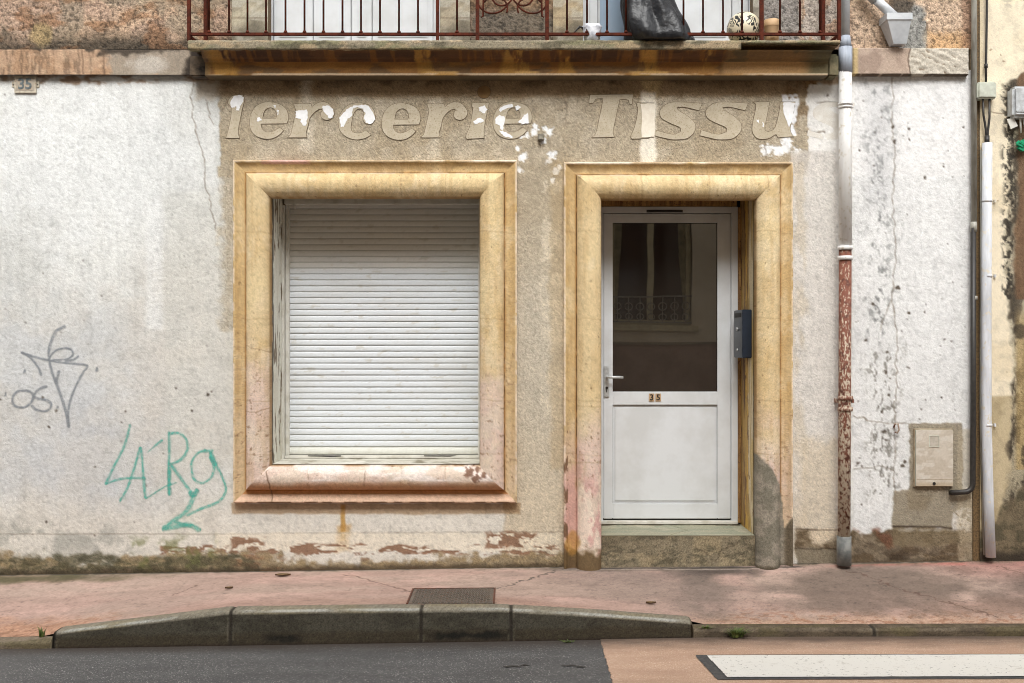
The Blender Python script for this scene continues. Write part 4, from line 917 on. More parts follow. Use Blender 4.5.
tag(pot, 'small tan cylindrical pot beside the football on the balcony', 'pot')
tubw = thing('plastic_tub', 'crumpled white plastic tub with a dark handle on the balcony edge', 'tub', (W(592, 0, -.2)[0], -.2, bz1))
lathe('tub', [(.03, 0), (.045, .004), (.056, .05), (.060, .09), (.064, .108), (.057, .106), (.05, .04)], tuple(tubw.location), mat('shiny_white_plastic', (232, 234, 240), (190, 194, 204), 30, .2, 0, .004, 40), tubw, 28, lambda r_, z_, a: (r_ * (1 + .10 * math.sin(a * 5 + z_ * 60)), 0))
tx, ty, tz = tubw.location
MB().tube([(tx - .05, ty, tz + .08), (tx - .08, ty - .01, tz + .105), (tx - .11, ty, tz + .07), (tx - .125, ty, tz + .05)], .006, 8).tube([(tx - .02, ty, tz + .08), (tx - .07, ty - .01, tz + .10), (tx - .1, ty, tz + .085)], .005, 8).build('handle', M['cable'], tubw)

# ================================================================== PIPES AND FITTINGS ON THE FRONT
PY = -.085
def pp(px, py, y=PY): return W(px, py, y)
dp = thing('drainpipe', 'drainpipe right of the door, white above and rusty brown below', 'drainpipe', (pp(845, 0)[0], PY, float(base_z(2.2))))
tr = NT('rusty_pipe'); sp_ = tr.N('SeparateXYZ'); tr.L(tr.coord(), sp_.inputs[0]); zz_ = sp_.outputs['Z']; nn = tr.noise(75, 6, .7, (1, 1, .5)); cc = tr.mixc(tr.rng(tr.math('ADD', nn, tr.math('MULTIPLY', tr.math('SUBTRACT', 1.6, zz_), .085)), .525, .575, 0, 1), L(116, 66, 48), L(190, 176, 156)); cc = tr.mixc(tr.rng(tr.noise(26, 4, .6), .54, .62, 0, 1), cc, L(84, 44, 30))
tr.L(cc, tr.p.inputs['Base Color']); tr.L(tr.bump(nn, .002), tr.p.inputs['Normal']); tr.p.inputs['Roughness'].default_value = .75
M['rust'] = tr.m
M['pipe_white'] = mat('white_pipe_paint', (226, 225, 224), (206, 204, 200), 10, .45, 0, .0005, 120, stretch=(2, 2, .3), c3=(188, 180, 166), s3=30)
M['greypvc'] = mat('grey_pvc', (200, 203, 206), (178, 182, 186), 10, .45)
M['zinc'] = mat('weathered_zinc', (170, 178, 190), (136, 144, 156), 12, .6, 0, .0005, 120, stretch=(2, 2, .3))
rr = .0425
MB().tube([pp(845.5, -300), pp(845.5, -40), pp(845.5, 38)], .028, 20).build('upper_pipe', M['greypvc'], dp)
MB().tube([pp(845.5, 36), pp(845.5, 48)], [.029, .041], 20).tube([pp(845.5, 47.5), pp(845.5, 73)], .0435, 20).build('sleeve', M['zinc'], dp, label='grey zinc sleeve')
MB().tube([pp(845.3, 72), pp(845.3, 250)], .0425, 24).build('white_pipe', M['pipe_white'], dp)
MB().tube([pp(845.3, 248), pp(844.7, 400), pp(844, 541)], .0405, 24).build('rusty_pipe', M['rust'], dp)
for a, b, m_ in ((103.5, 105.2, 'pipe_white'), (106.8, 108.4, 'pipe_white'), (246, 250, 'pipe_white'), (256, 260, 'pipe_white'), (396, 400, 'rust'), (407, 411, 'rust')):
    MB().tube([pp(845.2, a), pp(845.2, b)], .0485, 24).build('collar', M[m_], dp)
MB().tube([pp(844, 536), pp(844, 565)], .047, 24).build('foot_pipe', mat('grey_foot_pipe', (128, 128, 124), (96, 98, 96), 20, .7, 0, .001, 90), dp, label='grey foot of the pipe')
MB().box(pp(852, 0)[0], pp(854, 0)[0], PY, .0, pp(0, 403)[2], pp(0, 399)[2]).build('bracket', M['rust'], dp)
MB().box(pp(838, 0)[0], pp(840, 0)[0], PY, .0, pp(0, 403)[2], pp(0, 399)[2]).build('bracket', M['rust'], dp)

hp = thing('rain_hopper', 'grey plastic rain hopper fed by a slanting pipe, above the right stone band', 'rain hopper', pp(895, 45, -.07))
def frus(mb_, top, bot):
    V_ = []
    for (a, b, y0_, y1_, pz) in (bot, top):
        xa, _, z_ = W(a, pz, -.07); xb_ = W(b, 0, -.07)[0]; V_ += [(xa, y0_, z_), (xb_, y0_, z_), (xb_, y1_, z_), (xa, y1_, z_)]
    vv = [mb_.b.verts.new(p) for p in V_]
    for q in ((0, 1, 2, 3), (7, 6, 5, 4), (0, 4, 5, 1), (1, 5, 6, 2), (2, 6, 7, 3), (3, 7, 4, 0)): mb_.b.faces.new([vv[k] for k in q])
h_ = MB(); frus(h_, (883.5, 907, -.145, -.005, 23), (892, 905, -.10, -.02, 45)); frus(h_, (882.5, 908, -.150, -.003, 16.5), (882.5, 908, -.150, -.003, 23)); h_.build('hopper_bowl', M['greypvc'], hp)
MB().tube([W(862, -14, -.06), W(876, 1, -.07)], .034, 20).tube([W(874, -2, -.07), W(896, 18, -.08)], .030, 20).build('inlet_pipe', M['greypvc'], hp)

# meter hatch
mh = thing('meter_hatch', 'beige scratched meter hatch set low in the cement patch right of the drainpipe', 'meter hatch', W(934, 487, -.01))
def hatchc(P):
    n = P.n; P.c[:] = (192, 182, 168); P.g[:] = .3; P.mix((176, 164, 148), .6 * ss(.45, .6, n(12, 191))); P.mix((206, 200, 190), .6 * ss(.52, .58, n((12, 5), 192, 4, .7))); P.mix((160, 140, 110), .5 * ss(6, 1, P.v) )
ax, _, az = W(916, 486, -.03); bx_, _, bz_ = W(953, 430, -.03)
MB().box(ax - .008, bx_ + .008, -.014, .01, az - .008, bz_ + .008, .002).build('hatch_frame', mat('hatch_frame', (170, 156, 134), (140, 124, 100), 30, .6), mh)
reveal('hatch_door', ((ax, -.031, az), (bx_ - ax, 0, 0), (0, 0, bz_ - az)), hatchc, mh)
MB().box(ax, bx_, -.030, -.013, az, bz_, .0015).build('hatch_body', M['boxgrey'], mh)
wx0, _, wz0 = W(929.5, 446.5, -.03); wx1, _, wz1 = W(938.5, 436, -.03)
MB().box(wx0, wx1, -.0325, -.0315, wz0, wz1).build('hatch_window', mat('hatch_window', (186, 178, 166), (172, 164, 150), 50, .3), mh)
fr = MB(); t_ = .0035
for q in ((wx0 - t_, wx1 + t_, wz1, wz1 + t_), (wx0 - t_, wx1 + t_, wz0 - t_, wz0), (wx0 - t_, wx0, wz0, wz1), (wx1, wx1 + t_, wz0, wz1)): fr.box(q[0], q[1], -.0345, -.0312, q[2], q[3])
fr.build('window_rim', M['boxgrey'], mh); fr = MB()
fr.box(ax + .004, bx_ - .004, -.0318, -.0312, W(0, 480, -.03)[2], W(0, 479.4, -.03)[2])
fr.build('hatch_seam', mat('hatch_rim', (150, 136, 114), (128, 114, 92), 50, .5), mh)
lx, _, lz = W(934, 483.5, -.03); MB().tube([(lx, -.036, lz), (lx, -.03, lz)], .010, 14).build('hatch_lock', M['ink'], mh)
# little hook
hk = MB(); hk.tube([W(894, 427, -.002), W(895, 424, -.03), W(898, 424, -.035), W(899, 430, -.035), W(897, 433, -.03), W(895, 432, -.02)], .006, 8)
hko = hk.build('wall_hook', M['rust']); tag(hko, 'small rusty hook in the crack between drainpipe and meter hatch', 'hook')
# house number plate at far left
npt = thing('number_plate', 'small worn enamel plate numbered 35 under the stone band', 'number plate', W(25, 94, -.012))
M['enamel'] = mat('worn_enamel', (206, 198, 180), (176, 166, 148), 40, .4, c3=(150, 124, 100), s3=50)
pa, _, pz_ = W(14.3, 93, -.012); pb, _, pt = W(36, 76, -.012)
MB().box(pa, pb, -.014, .0, pz_, pt, .002).box(pa - .018, pa, -.008, .0, pz_ + .04, pt - .035, .002).box(pb, pb + .018, -.008, .0, pz_ + .04, pt - .035, .002).build('plate', M['enamel'], npt)
MB().box(pa + .010, pb - .010, -.0155, -.0142, pz_ + .014, pt - .012, .0005).build('plate_field', mat('faded_plate_field', (176, 160, 140), (158, 150, 138), 50, .5), npt)
text_obj('digits', '35', (pa + pb) / 2, (pz_ + pt) / 2, -.0170, .098, mat('faded_blue_digit', (104, 112, 112), (82, 90, 92), 60, .5), npt, .001, .002)
MB().tube([(pa - .008, -.011, (pz_ + pt) / 2), (pa - .008, -.007, (pz_ + pt) / 2)], .004, 8).build('screw', M['ink'], npt); MB().tube([(pb + .008, -.011, (pz_ + pt) / 2), (pb + .008, -.007, (pz_ + pt) / 2)], .004, 8).build('screw', M['ink'], npt)
# letter box on the right jamb
lb = thing('letter_box', 'slim anthracite letter box fixed to the right door jamb', 'letter box', (JX1 - .06, .2, W(0, 358, .1)[2]))
la, lbz0, lbz1 = 1.549, W(0, 358, .06)[2], W(0, 309.5, .06)[2]
MB().box(la, JX1 - .001, .06, .33, lbz0, lbz1, .004).build('box_body', M['anthracite'], lb)
MB().box(la - .0025, la - .0005, .10, .30, lbz1 - .05, lbz1 - .02).build('mail_slot', M['gasket'], lb)
MB().tube([(la - .010, .20, lbz1 - .13), (la, .20, lbz1 - .13)], .012, 10).build('box_lock', M['steel'], lb)
MB().tube([(la - .008, .20, lbz0 + .055), (la, .20, lbz0 + .055)], .008, 10).build('name_stud', M['steel'], lb)

# ================================================================== NEIGHBOUR HOUSE
nh = thing('neighbour_house', 'cream rendered house edge at the far right with black weathering', 'house', (3.1, .0, 0))
def neigh_paint(u, v):
    P = Paint(u, v, (224, 212, 188)); n = P.n
    P.mix((214, 199, 170), .6 * ss(.45, .65, n(40, 201))); P.mix((234, 222, 196), .6 * ss(.5, .7, n(22, 202)) * (P.v < 200)); P.mix((196, 172, 128), .35 * P.rect(970, -900, 984, 620, 4, 3, 3))
    lo = ss(394, 398, P.v + P.w2 * 2); P.mix((178, 162, 130), .85 * lo); P.mix((160, 144, 112), .5 * lo * ss(.45, .62, n(26, 203)))
    b = ss(-3, 3, P.u - np.interp(P.v, [-900, 70, 84, 100, 130, 300, 330, 400, 470, 520, 560], [1040, 1026, 1004, 1012, 1006, 1006, 1012, 1014, 1008, 1000, 985]) + P.w1 * 14 + P.w2 * 7) * ss(1075, 1060, P.u + P.w1 * 30)
    P.mix((146, 138, 118), .75 * b * (P.v < 520), -.001, g=.8); blk = ss(.44, .56, n((8, 18), 204, 4, .65))
    P.mix((66, 58, 48), .85 * b * blk * np.exp(-((P.u - 1012) / 10) ** 2 * .5)); P.mix((108, 82, 60), .85 * ss(1013, 1018, P.u + P.w1 * 10) * b * (P.v < 300)); P.mix((168, 142, 92), .6 * ss(1012, 1018, P.u) * b * ss(300, 330, P.v) * (P.v < 470))
    ck = ss(.46, .56, n((3.5, 4.5), 205, 3, .7)); P.mix((48, 44, 38), .85 * ck * np.maximum(ss(9, 3, np.abs(P.u - 1008 + P.w1 * 10)) * (P.v > 92) * (P.v < 300), P.rect(1002, 84, 1024, 100, 3, 6, 4)), -.001)
    P.mix((60, 52, 42), .7 * P.rect(1014, 325, 1100, 338, 2, 6, 5)); P.mix((60, 52, 42), .6 * P.rect(1006, 445, 1100, 480, 3, 10, 6) * blk); P.mix((58, 50, 40), .6 * P.rect(1004, 88, 1022, 104, 3, 6, 4))
    ft = ss(-4, 4, P.v - np.interp(P.u, [972, 990, 1000, 1024, 1100], [532, 524, 505, 488, 500]) + P.w1 * 24 + P.w2 * 6)
    P.mix((106, 94, 74), .9 * ft, -.001, g=1); P.mix((70, 66, 50), .6 * ft * ss(.45, .6, n((14, 8), 206))); P.mix((40, 34, 28), .7 * ss(548, 556, P.v + P.w2 * 5))
    P.mix((186, 176, 158), .7 * P.rect(1000, -900, 1100, 8, 3, 4, 4) * ss(.5, .56, n(8, 207))); P.mix((120, 96, 70), .7 * P.dots([(997, 201, 1), (982, 201, 1), (990, 276, 1.3), (979, 277, 1), (1006, 372, 1), (990, 50, 1.3), (1003, 62, 1.2), (1000, 56, 1)]))
    P.mix((100, 84, 66), .6 * P.line([(990, 112), (1000, 114), (1006, 113)], .5, 1)); P.mul(1 - .06 * ss(.5, .7, n(7, 208)))
    P.h += (n(50, 209, 3) - .5) * .005 + b * (n(6, 210) - .5) * .004 ; P.g = np.maximum(P.g * .5, b * .8); return P
us3 = axis(979, 1500, 979, 1110, coarse=6.); vs3 = np.concatenate([np.arange(-900, -65, 6.), np.arange(-60, 590, 1.), [600., 640.]])
wall_mesh('wall', us3, vs3, neigh_paint, -.012, M['wall'], nh)
MB().box(3.075, 6.6, .0, .3, -.5, 9.6).build('wall_core', M['leaf'], nh)
jm = MB(); jm.box(W(970.5, 0)[0], W(979.5, 0)[0], .01, .03, -.2, 9.6).build('wall_joint', mat('dark_joint', (150, 134, 106), (110, 94, 72), 20, .9), nh)
# gas pipe in the joint
gpz = thing('gas_pipe', 'thin pipe down the joint between the houses, grey above, black below with an elbow', 'pipe', W(974, 492, -.04))
MB().tube([W(974, -300, -.035), W(974, 226, -.035)], .0185, 14).build('upper_pipe', M['lead'], gpz)
MB().tube([W(973.6, 222, -.035), W(973.6, 232, -.035)], .021, 14).build('coupling', M['lead'], gpz); MB().tube([W(974.2, 296, -.035), W(974.2, 300, -.035)], .021, 12).build('coupling', M['lead'], gpz)
q = [W(973.4, 228, -.038), W(973.2, 400, -.038), W(972.8, 484, -.038)] + [W(972.8 - 8 * (1 - math.cos(R(a))), 484 + 8 * math.sin(R(a)), -.038) for a in (20, 45, 70, 90)] + [W(952, 492.6, -.036), W(951, 492.6, 0)]
MB().tube(q, .0175, 14).build('lower_pipe', M['cable'], gpz)
# cable, junction box, conduit
jb = thing('junction_box', 'small square grey-green junction box at the top of the white conduit', 'junction box', W(987, 99, -.05))
MB().box(W(977.5, 0, -.07)[0], W(996.5, 0, -.07)[0], -.075, -.0, W(0, 98.5, -.07)[2], W(0, 82, -.07)[2], .008).build('box_body', M['boxgrey'], jb)
MB().box(W(979, 0, -.07)[0], W(995, 0, -.07)[0], -.078, -.0755, W(0, 97, -.07)[2], W(0, 83.5, -.07)[2], .001).build('box_lid', M['boxgrey'], jb)
cb = MB(); cb.tube([W(987, -300, -.04), W(987.3, -20, -.035), W(986.6, 30, -.035), W(986, 66, -.035), W(986, 82, -.04)], .0075, 10)
cb.tube([W(983, 98.5, -.05), W(983.5, 115, -.045), W(986, 130, -.04), W(987, 144, -.05)], .0075, 10); cb.tube([W(989.5, 98.5, -.05), W(989.5, 118, -.045), W(987.8, 132, -.04), W(987.2, 144, -.05)], .0075, 10)
cb.tube([W(987, 136, -.045), W(987, 144, -.05)], .016, 10); cb.tube([W(986, 64, -.035), W(986, 68, -.035)], .012, 8)
tag(cb.build('cable', M['cable']), 'black cable coming down to the junction box and into the conduit', 'cable')
cd = thing('conduit', 'white plastic conduit running down the cream wall to the pavement', 'conduit', W(990, 556, -.05))
M['conduit'] = mat('white_conduit', (214, 216, 220), (188, 190, 194), 9, .7, 0, .0004, 150, stretch=(2, 2, .3), c3=(206, 198, 182), s3=24)
MB().tube([W(987.2, 143, -.05), W(986.3, 300, -.05), W(986.5, 425, -.05), W(988.5, 500, -.05), W(990.7, 557, -.05)], .032, 20).build('tube', M['conduit'], cd)
MB().tube([W(981.3, 150, -.02), W(980.8, 425, -.02), W(984.3, 555, -.03)], .008, 8).build('thin_cable', M['lead'], cd)
for py in (201, 276, 425):
    MB().tube([W(987, py - 1.2, -.05), W(987, py + 1.2, -.05)], .0335, 20).box(W(993.8, 0, -.02)[0], W(995.5, 0, -.02)[0], -.03, -.012, W(0, py + 1.5, -.02)[2], W(0, py - 1.5, -.02)[2]).build('clip', M['conduit'], cd)
eb = thing('electric_box', 'light grey electric box with loose white tags below, cut by the right edge', 'electric box', W(1022, 117, -.08))
MB().box(W(1013, 0, -.1)[0], W(1040, 0, -.1)[0], -.105, -.005, W(0, 117, -.1)[2], W(0, 86, -.1)[2], .018).build('box_body', M['meter'], eb)
MB().box(W(1015.5, 0, -.1)[0], W(1037.5, 0, -.1)[0], -.112, -.1055, W(0, 112, -.1)[2], W(0, 88.5, -.1)[2], .005).build('box_lid', M['meter'], eb)
tgm = MB(); tgm.poly([W(1007, 119, -.06)[::2], W(1014, 118, -.06)[::2], W(1018, 126, -.06)[::2], W(1011, 129, -.06)[::2]], -.06, -.056); tgm.tube([W(1020, 116, -.06), W(1021, 133, -.05)], .006, 8).tube([W(1023, 116, -.06), W(1025, 128, -.05), W(1027, 138, -.03)], .006, 8)
tgm.build('loose_tag', M['pvc2'], eb)
gs = MB()
for k in range(9):
    a = random.uniform(1016, 1026); b = random.uniform(143, 153); w_ = random.uniform(3, 5)
    gs.poly([W(a - w_, b)[::2], W(a - 1, b - 2.5)[::2], W(a + w_, b - 1)[::2], W(a + 1, b + 3)[::2]], -.05 + random.uniform(-.02, .02), -.044 + random.uniform(-.002, .002) + .01)
tag(gs.build('plastic_scrap', mat('bright_green_plastic', (24, 158, 112), (10, 120, 84), 40, .4)), 'bright green plastic scrap caught on the wall below the electric box', 'scrap')

# ================================================================== GROUND
def pave_mesh():
    xs = axis(-14, 14, -3.7, 3.7, .0075, .2); ys = -np.concatenate([np.arange(0, .94, .0075), [.94]])
    X, Y = np.meshgrid(xs, ys, indexing='ij'); Z = pave_z(X, Y)
    s = F / (DIST + Y); u = 512 + X * s; v = 341.5 + (EYE - Z) * s         # same units as the wall paint, plus depth in metres
    P = Paint(X * 150, -Y * 190, (177, 153, 140)); n = P.n; px = 512 + X.ravel() * 163; d = -Y.ravel()
    def pt(a, b): k = F / (341.5 and 1); return None
    P.g[:] = .4
    P.mix((168, 138, 127), .6 * ss(.42, .62, n((90, 50), 221))); P.mix((192, 160, 148), .5 * ss(.5, .68, n((40, 20), 222))); P.mix((160, 140, 128), .5 * ss(.46, .66, n((110, 40), 223)))
    def E(cx, cy, rx_, ry_, w=.65): # ellipse in X metres / depth metres
        dd = 1 - np.hypot((X.ravel() - cx) / rx_, (d - cy) / ry_) + P.w1 * w * 2 + P.w2 * .2; return ss(-.6, .6, dd)
    # tan worn strip along the kerb
    P.mix((176, 132, 104), .75 * ss(.62, .88, d + P.w1 * .35) * ss(-2.2, -2.7, X.ravel() + P.w1 * .5), g=.9); P.mix((172, 140, 116), .6 * ss(.70, .92, d + P.w1 * .3) * ss(.9, 1.2, X.ravel()), g=.9)
    P.mix((150, 112, 90), .8 * ss(.56, .64, n((5, 4), 224, 3)) * ss(.6, .9, d) * (ss(-2.0, -2.6, X.ravel()) + ss(1.0, 1.4, X.ravel())))
    # damp stains
    for (cx, cy, rx_, ry_, a, c) in ((1.20, .35, .16, .42, .6, (104, 92, 84)), (1.32, .10, .26, .10, .7, (84, 74, 68)), (2.35, .35, .62, .32, .5, (112, 98, 88)), (2.1, .62, .45, .16, .42, (118, 102, 92)), (3.35, .45, .4, .36, .5, (110, 94, 86)), (1.0, .5, .5, .3, .4, (140, 122, 112)),
                             (.55, .2, .6, .16, .3, (128, 112, 104)), (-3.4, .07, .8, .07, .6, (96, 88, 66)), (.9, .06, .8, .05, .45, (110, 98, 88)), (-.05, .9, .5, .08, .3, (140, 112, 98)), (-1, .85, .9, .08, .25, (150, 120, 106)), (3.0, .72, .5, .12, .4, (130, 108, 96))):
        P.mix(c, min(1, a * 1.75) * E(cx, cy, rx_, ry_))
    P.mix((182, 108, 98), .75 * ss(.10, .02, d + P.w1 * .08) * ss(1.9, 2.4, X.ravel()) * ss(.35, .5, n((60, 10), 225))); P.mix((170, 104, 96), .4 * ss(.4, .0, d) * ss(2.6, 3.2, X.ravel()))
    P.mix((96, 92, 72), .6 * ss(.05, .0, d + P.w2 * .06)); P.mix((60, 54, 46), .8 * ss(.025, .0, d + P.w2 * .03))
    # joints and cracks (metres -> paint units)
    def ln(pts, w=.5, j=3, c=(92, 70, 60), a=.75): P.mix(c, a * P.line([(x * 150, y * 190) for x, y in pts], w, j), -.0)
    ln([(-1.10, .12), (-.95, .25), (-.62, .60)], .9, 4); ln([(-.11, .55), (.06, .36), (.25, .12), (.34, .05)], 1.2, 6, (74, 66, 60)); ln([(2.2, .12), (2.35, .32), (2.5, .5), (2.85, .85)], 1.0, 7); ln([(3.2, .1), (3.5, .5)], 1.0, 6); ln([(-2.0, .30), (-2.06, .42), (-2.1, .5)], .9, 4, a=.5)
    ln([(.34, .055), (1.0, .05), (1.9, .06)], 1.6, 2, (56, 52, 48)); ln([(.30, .075), (1.0, .075), (1.8, .085)], .8, 2, (196, 184, 174), .6)
    P.mul(1 - .06 * ss(.5, .7, n(4, 226, 3))); P.mul(1 - .05 * ss(.5, .7, n((24, 10), 227))); P.mul(1 - .15 * ss(.72, .78, n(3.4, 229, 3))); P.mul(1 - .05 * ss(.60, .68, n((12, 8), 230, 4, .7)) * ss(.42, .6, n(70, 219)))
    return raw('pavement', np.stack([X.ravel(), Y.ravel(), Z.ravel() - .002 + (n(40, 228) - .5) * .002 * (d > .03) * (d < .9)], 1), quads(len(xs), len(ys), flip=True), M['pave'], None, True, pigcol(P), kind='structure')
pave_mesh()

def kerb_mesh():
    xs = np.unique(np.concatenate([axis(-14, 14, -3.7, 3.7, .01, .2), [-2.605, -2.6, 1.02, 1.035]]))
    joints = [-1.60, -.52, -.01]
    rows = []; prof = [(-.935, -.02), (-.940, .0), (-.96, .001), (-1.0, .001), (-1.020, 0), (-1.034, -.003), (-1.043, -.009), (-1.046, -.016)]
    K = kerb_z(xs); Rz = road_z(xs, -1.06)
    cols = []; V = []
    for (y, dz) in prof: V.append(np.stack([xs, np.full_like(xs, y), K + dz], 1))
    for t in np.linspace(0, 1, 20)[1:]: V.append(np.stack([xs, np.full_like(xs, -1.046 - .010 * t), (K - .016) * (1 - t) + (Rz - .02) * t], 1))
    V = np.stack(V, 1); n_, m_ = V.shape[:2]
    X = V[..., 0].ravel(); Z = V[..., 2].ravel(); Yv = V[..., 1].ravel()
    P = Paint(X * 150, Z * 150 - Yv * 200, (122, 116, 102)); n = P.n; P.g[:] = .9
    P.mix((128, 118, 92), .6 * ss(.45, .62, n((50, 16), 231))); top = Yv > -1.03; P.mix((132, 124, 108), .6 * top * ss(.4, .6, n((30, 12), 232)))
    P.mix((164, 164, 158), .75 * ((Yv < -1.026) & (Yv > -1.045)) * ss(.3, .5, n((30, 5), 233)))  # painted highlight along the rounded front edge
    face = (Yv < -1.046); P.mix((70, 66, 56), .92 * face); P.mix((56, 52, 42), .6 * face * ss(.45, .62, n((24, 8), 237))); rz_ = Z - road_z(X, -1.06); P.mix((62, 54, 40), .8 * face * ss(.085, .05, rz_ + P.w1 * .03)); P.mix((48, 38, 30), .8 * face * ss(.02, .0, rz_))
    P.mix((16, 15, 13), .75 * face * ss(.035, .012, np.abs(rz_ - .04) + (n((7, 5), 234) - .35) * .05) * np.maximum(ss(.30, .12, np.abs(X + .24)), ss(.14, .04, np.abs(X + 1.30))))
    flush = (X < -2.61) | (X > 1.025); P.mix((96, 84, 68), .9 * flush * (X > 0)); P.mix((70, 60, 48), .7 * flush * (X > 0) * ss(.42, .6, n((22, 6), 238, 4, .7))); P.mix((122, 108, 92), .8 * flush * (X < 0)); P.mix((84, 76, 50), .6 * flush * ss(.5, .62, n((30, 10), 235)))
    for jx in joints + [-2.60, -3.0, 2.05]:
        w_ = .010; j = np.abs(X - jx) < w_; P.mix((44, 39, 32), .85 * j); P.mix((128, 120, 104), .3 * ((np.abs(X - jx) < .020) & ~j) * (n(6, 239) > .45)); V[..., 1].reshape(-1)[j & (Yv > -1.05)] += .004; V[..., 2].reshape(-1)[j & top] -= .005
    pts = V.reshape(-1, 3); pts[:, 1] += (n(9, 236) - .5) * .004 
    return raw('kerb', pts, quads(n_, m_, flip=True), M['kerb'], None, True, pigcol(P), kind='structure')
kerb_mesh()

def road_mat(name, tone, c2, c3, dark=None):
    t = NT(name); a = t.N('TexVoronoi'); a.inputs['Scale'].default_value = 210; t.L(t.coord(), a.inputs['Vector'])
    r1 = t.rng(a.outputs['Color'], 0, 1, 0, 1); sep = t.N('SeparateColor'); t.L(a.outputs['Color'], sep.inputs[0])
    f = t.rng(sep.outputs[0], .35, 1, 0, 1); col = t.mixc(f, L(*tone), L(*c2)); col = t.mixc(t.rng(sep.outputs[1], .93, .97, 0, .8), col, L(*c3))
    col = t.mixc(t.rng(t.noise(3.2, 5, .6, (.5, 2, 1)), .42, .66, 0, .5), col, L(*(dark or tone)))
    s = t.N('SeparateXYZ'); t.L(t.coord(), s.inputs[0]); gut = t.rng(t.math('ADD', s.outputs['Y'], t.math('MULTIPLY', t.noise(5, 4, .6, (1, 3, 1)), .16)), -1.20, -1.0, 0, .85)
    col = t.mixc(gut, col, L(62, 52, 44)); t.L(col, t.p.inputs['Base Color'])
    b = t.bump(a.outputs['Distance'], .003); t.L(t.bump(t.noise(40, 3), .003, b), t.p.inputs['Normal']); t.p.inputs['Roughness'].default_value = .75; return t.m
asph = road_mat('asphalt', (74, 74, 75), (108, 107, 106), (186, 184, 180), (64, 63, 63))
pinka = road_mat('pink_asphalt', (184, 152, 130), (204, 174, 152), (222, 204, 184), (162, 130, 108))
def sheet(name, x0, x1, y0, y1, dz, m, skew=0, kind='structure', st=.25, rag=0.):
    xs = np.arange(x0, x1 + .001, (x1 - x0) / max(2, int((x1 - x0) / st))); ys = np.arange(y0, y1 + .0001, (y1 - y0) / max(2, int(abs(y1 - y0) / (.1 if not rag else .008))))
    X, Y = np.meshgrid(xs, ys, indexing='ij'); Xs = X + skew * (y1 - Y) * (1 - (X - x0) / (x1 - x0)); Xs = Xs + rag * (vnoise(X * 9, Y * 60, 1, 300, 4, .7) - .5) * (X < x0 + .01); Y = Y + rag * .5 * (vnoise(X * 30, Y, 1, 301, 3, .7) - .5) * ((Y < y0 + .004) | (Y > y1 - .004)); Z = road_z(Xs, Y) + dz
    return raw(name, np.stack([Xs.ravel(), Y.ravel(), Z.ravel()], 1), quads(len(xs), len(ys), flip=True)[:, ::-1], m, None, True, kind=kind)
sheet('road', -14, 14, -3.5, -1.04, 0, asph); sheet('road', -14, 14, -7.6, -3.5, 0, asph)
_sc = MB()
for (x_, y_, l_, w_) in ((.0, -1.52, .10, .012), (.07, -1.50, .05, .008), (.30, -1.51, .09, .010), (.36, -1.53, .05, .012)):
    _z = float(road_z(x_, y_)) + .003; _p = [(x_ + l_ * (t - .5) + 0, y_ + w_ * math.sin(t * 9 + l_ * 90) * .5, w_ * (.3 + .7 * math.sin(math.pi * t))) for t in np.linspace(0.03, .97, 12)]
    _a = [_sc.b.verts.new((a, b + c, _z)) for a, b, c in _p]; _b = [_sc.b.verts.new((a, b - c, _z)) for a, b, c in _p]
    for k in range(11): _sc.b.faces.new((_a[k], _a[k + 1], _b[k + 1], _b[k]))
_sc.build('road_scars', mat('fresh_tar', (40, 39, 38), (56, 54, 52), 60, .6), None, 'structure')
sheet('cycle_lane_surface', .50, 14, -2.6, -1.045, .004, pinka, rag=.03)
tm = sheet('marking_border', .985, 13.9, -1.758, -1.355, .008, mat('marking_tar', (62, 62, 64), (80, 78, 76), 60, .8, 0, .002, 150), .10, st=.03, rag=.012)
M['paintw'] = NT('road_paint'); t = M['paintw']; nf = t.noise(11, 6, .75, (1, 1, 1)); f = t.rng(nf, .58, .68, 0, .45)
col = t.mixc(f, L(214, 212, 206), L(150, 138, 124)); col = t.mixc(t.rng(t.noise(48, 5, .75), .60, .64, 0, .75), col, L(80, 76, 72)); t.L(col, t.p.inputs['Base Color']); t.L(t.bump(t.noise(130, 3), .002), t.p.inputs['Normal']); t.p.inputs['Roughness'].default_value = .7
sheet('road_marking', 1.045, 13.9, -1.732, -1.375, .012, t.m, .10, st=.03, rag=.012)
far = mat('far_pavement', (150, 140, 130), (128, 120, 112), 8, .85, 0, .002, 60)
MB().box(-14, 14, -8.6, -7.6, -.4, -.02).build('far_pavement', far, None, 'structure')
MB().box(-120, 120, -120, 120, -.62, -.6).build('ground', asph, None, 'structure')

# drain cover
gc = thing('drain_cover', 'rusty patterned cast iron cover in the pavement behind the kerb', 'drain cover', (-.35, -.75, 0))
gx0_, gx1_ = -.60, -.112; 
def gz(x, y): return float(pave_z(np.array([x]), np.array([y]))[0])
g = MB()
def slabq(mb_, x0_, x1_, y0_, y1_, h0, h1):
    vv = []
    for (x, y) in ((x0_, y0_), (x1_, y0_), (x1_, y1_), (x0_, y1_)):
        vv.append(mb_.b.verts.new((x, y, gz(x, y) + h0)))
    ww = [mb_.b.verts.new((v_.co.x, v_.co.y, v_.co.z - h0 + h1)) for v_ in vv]
    mb_.b.faces.new(ww); mb_.b.faces.new(vv[::-1])
    for k in range(4): mb_.b.faces.new((vv[k], vv[(k + 1) % 4], ww[(k + 1) % 4], ww[k]))
slabq(g, gx0_, gx1_, -.925, -.565, -.01, .004); g.build('plate', M['iron'], gc)
g = MB(); nx, ny = 24, 13
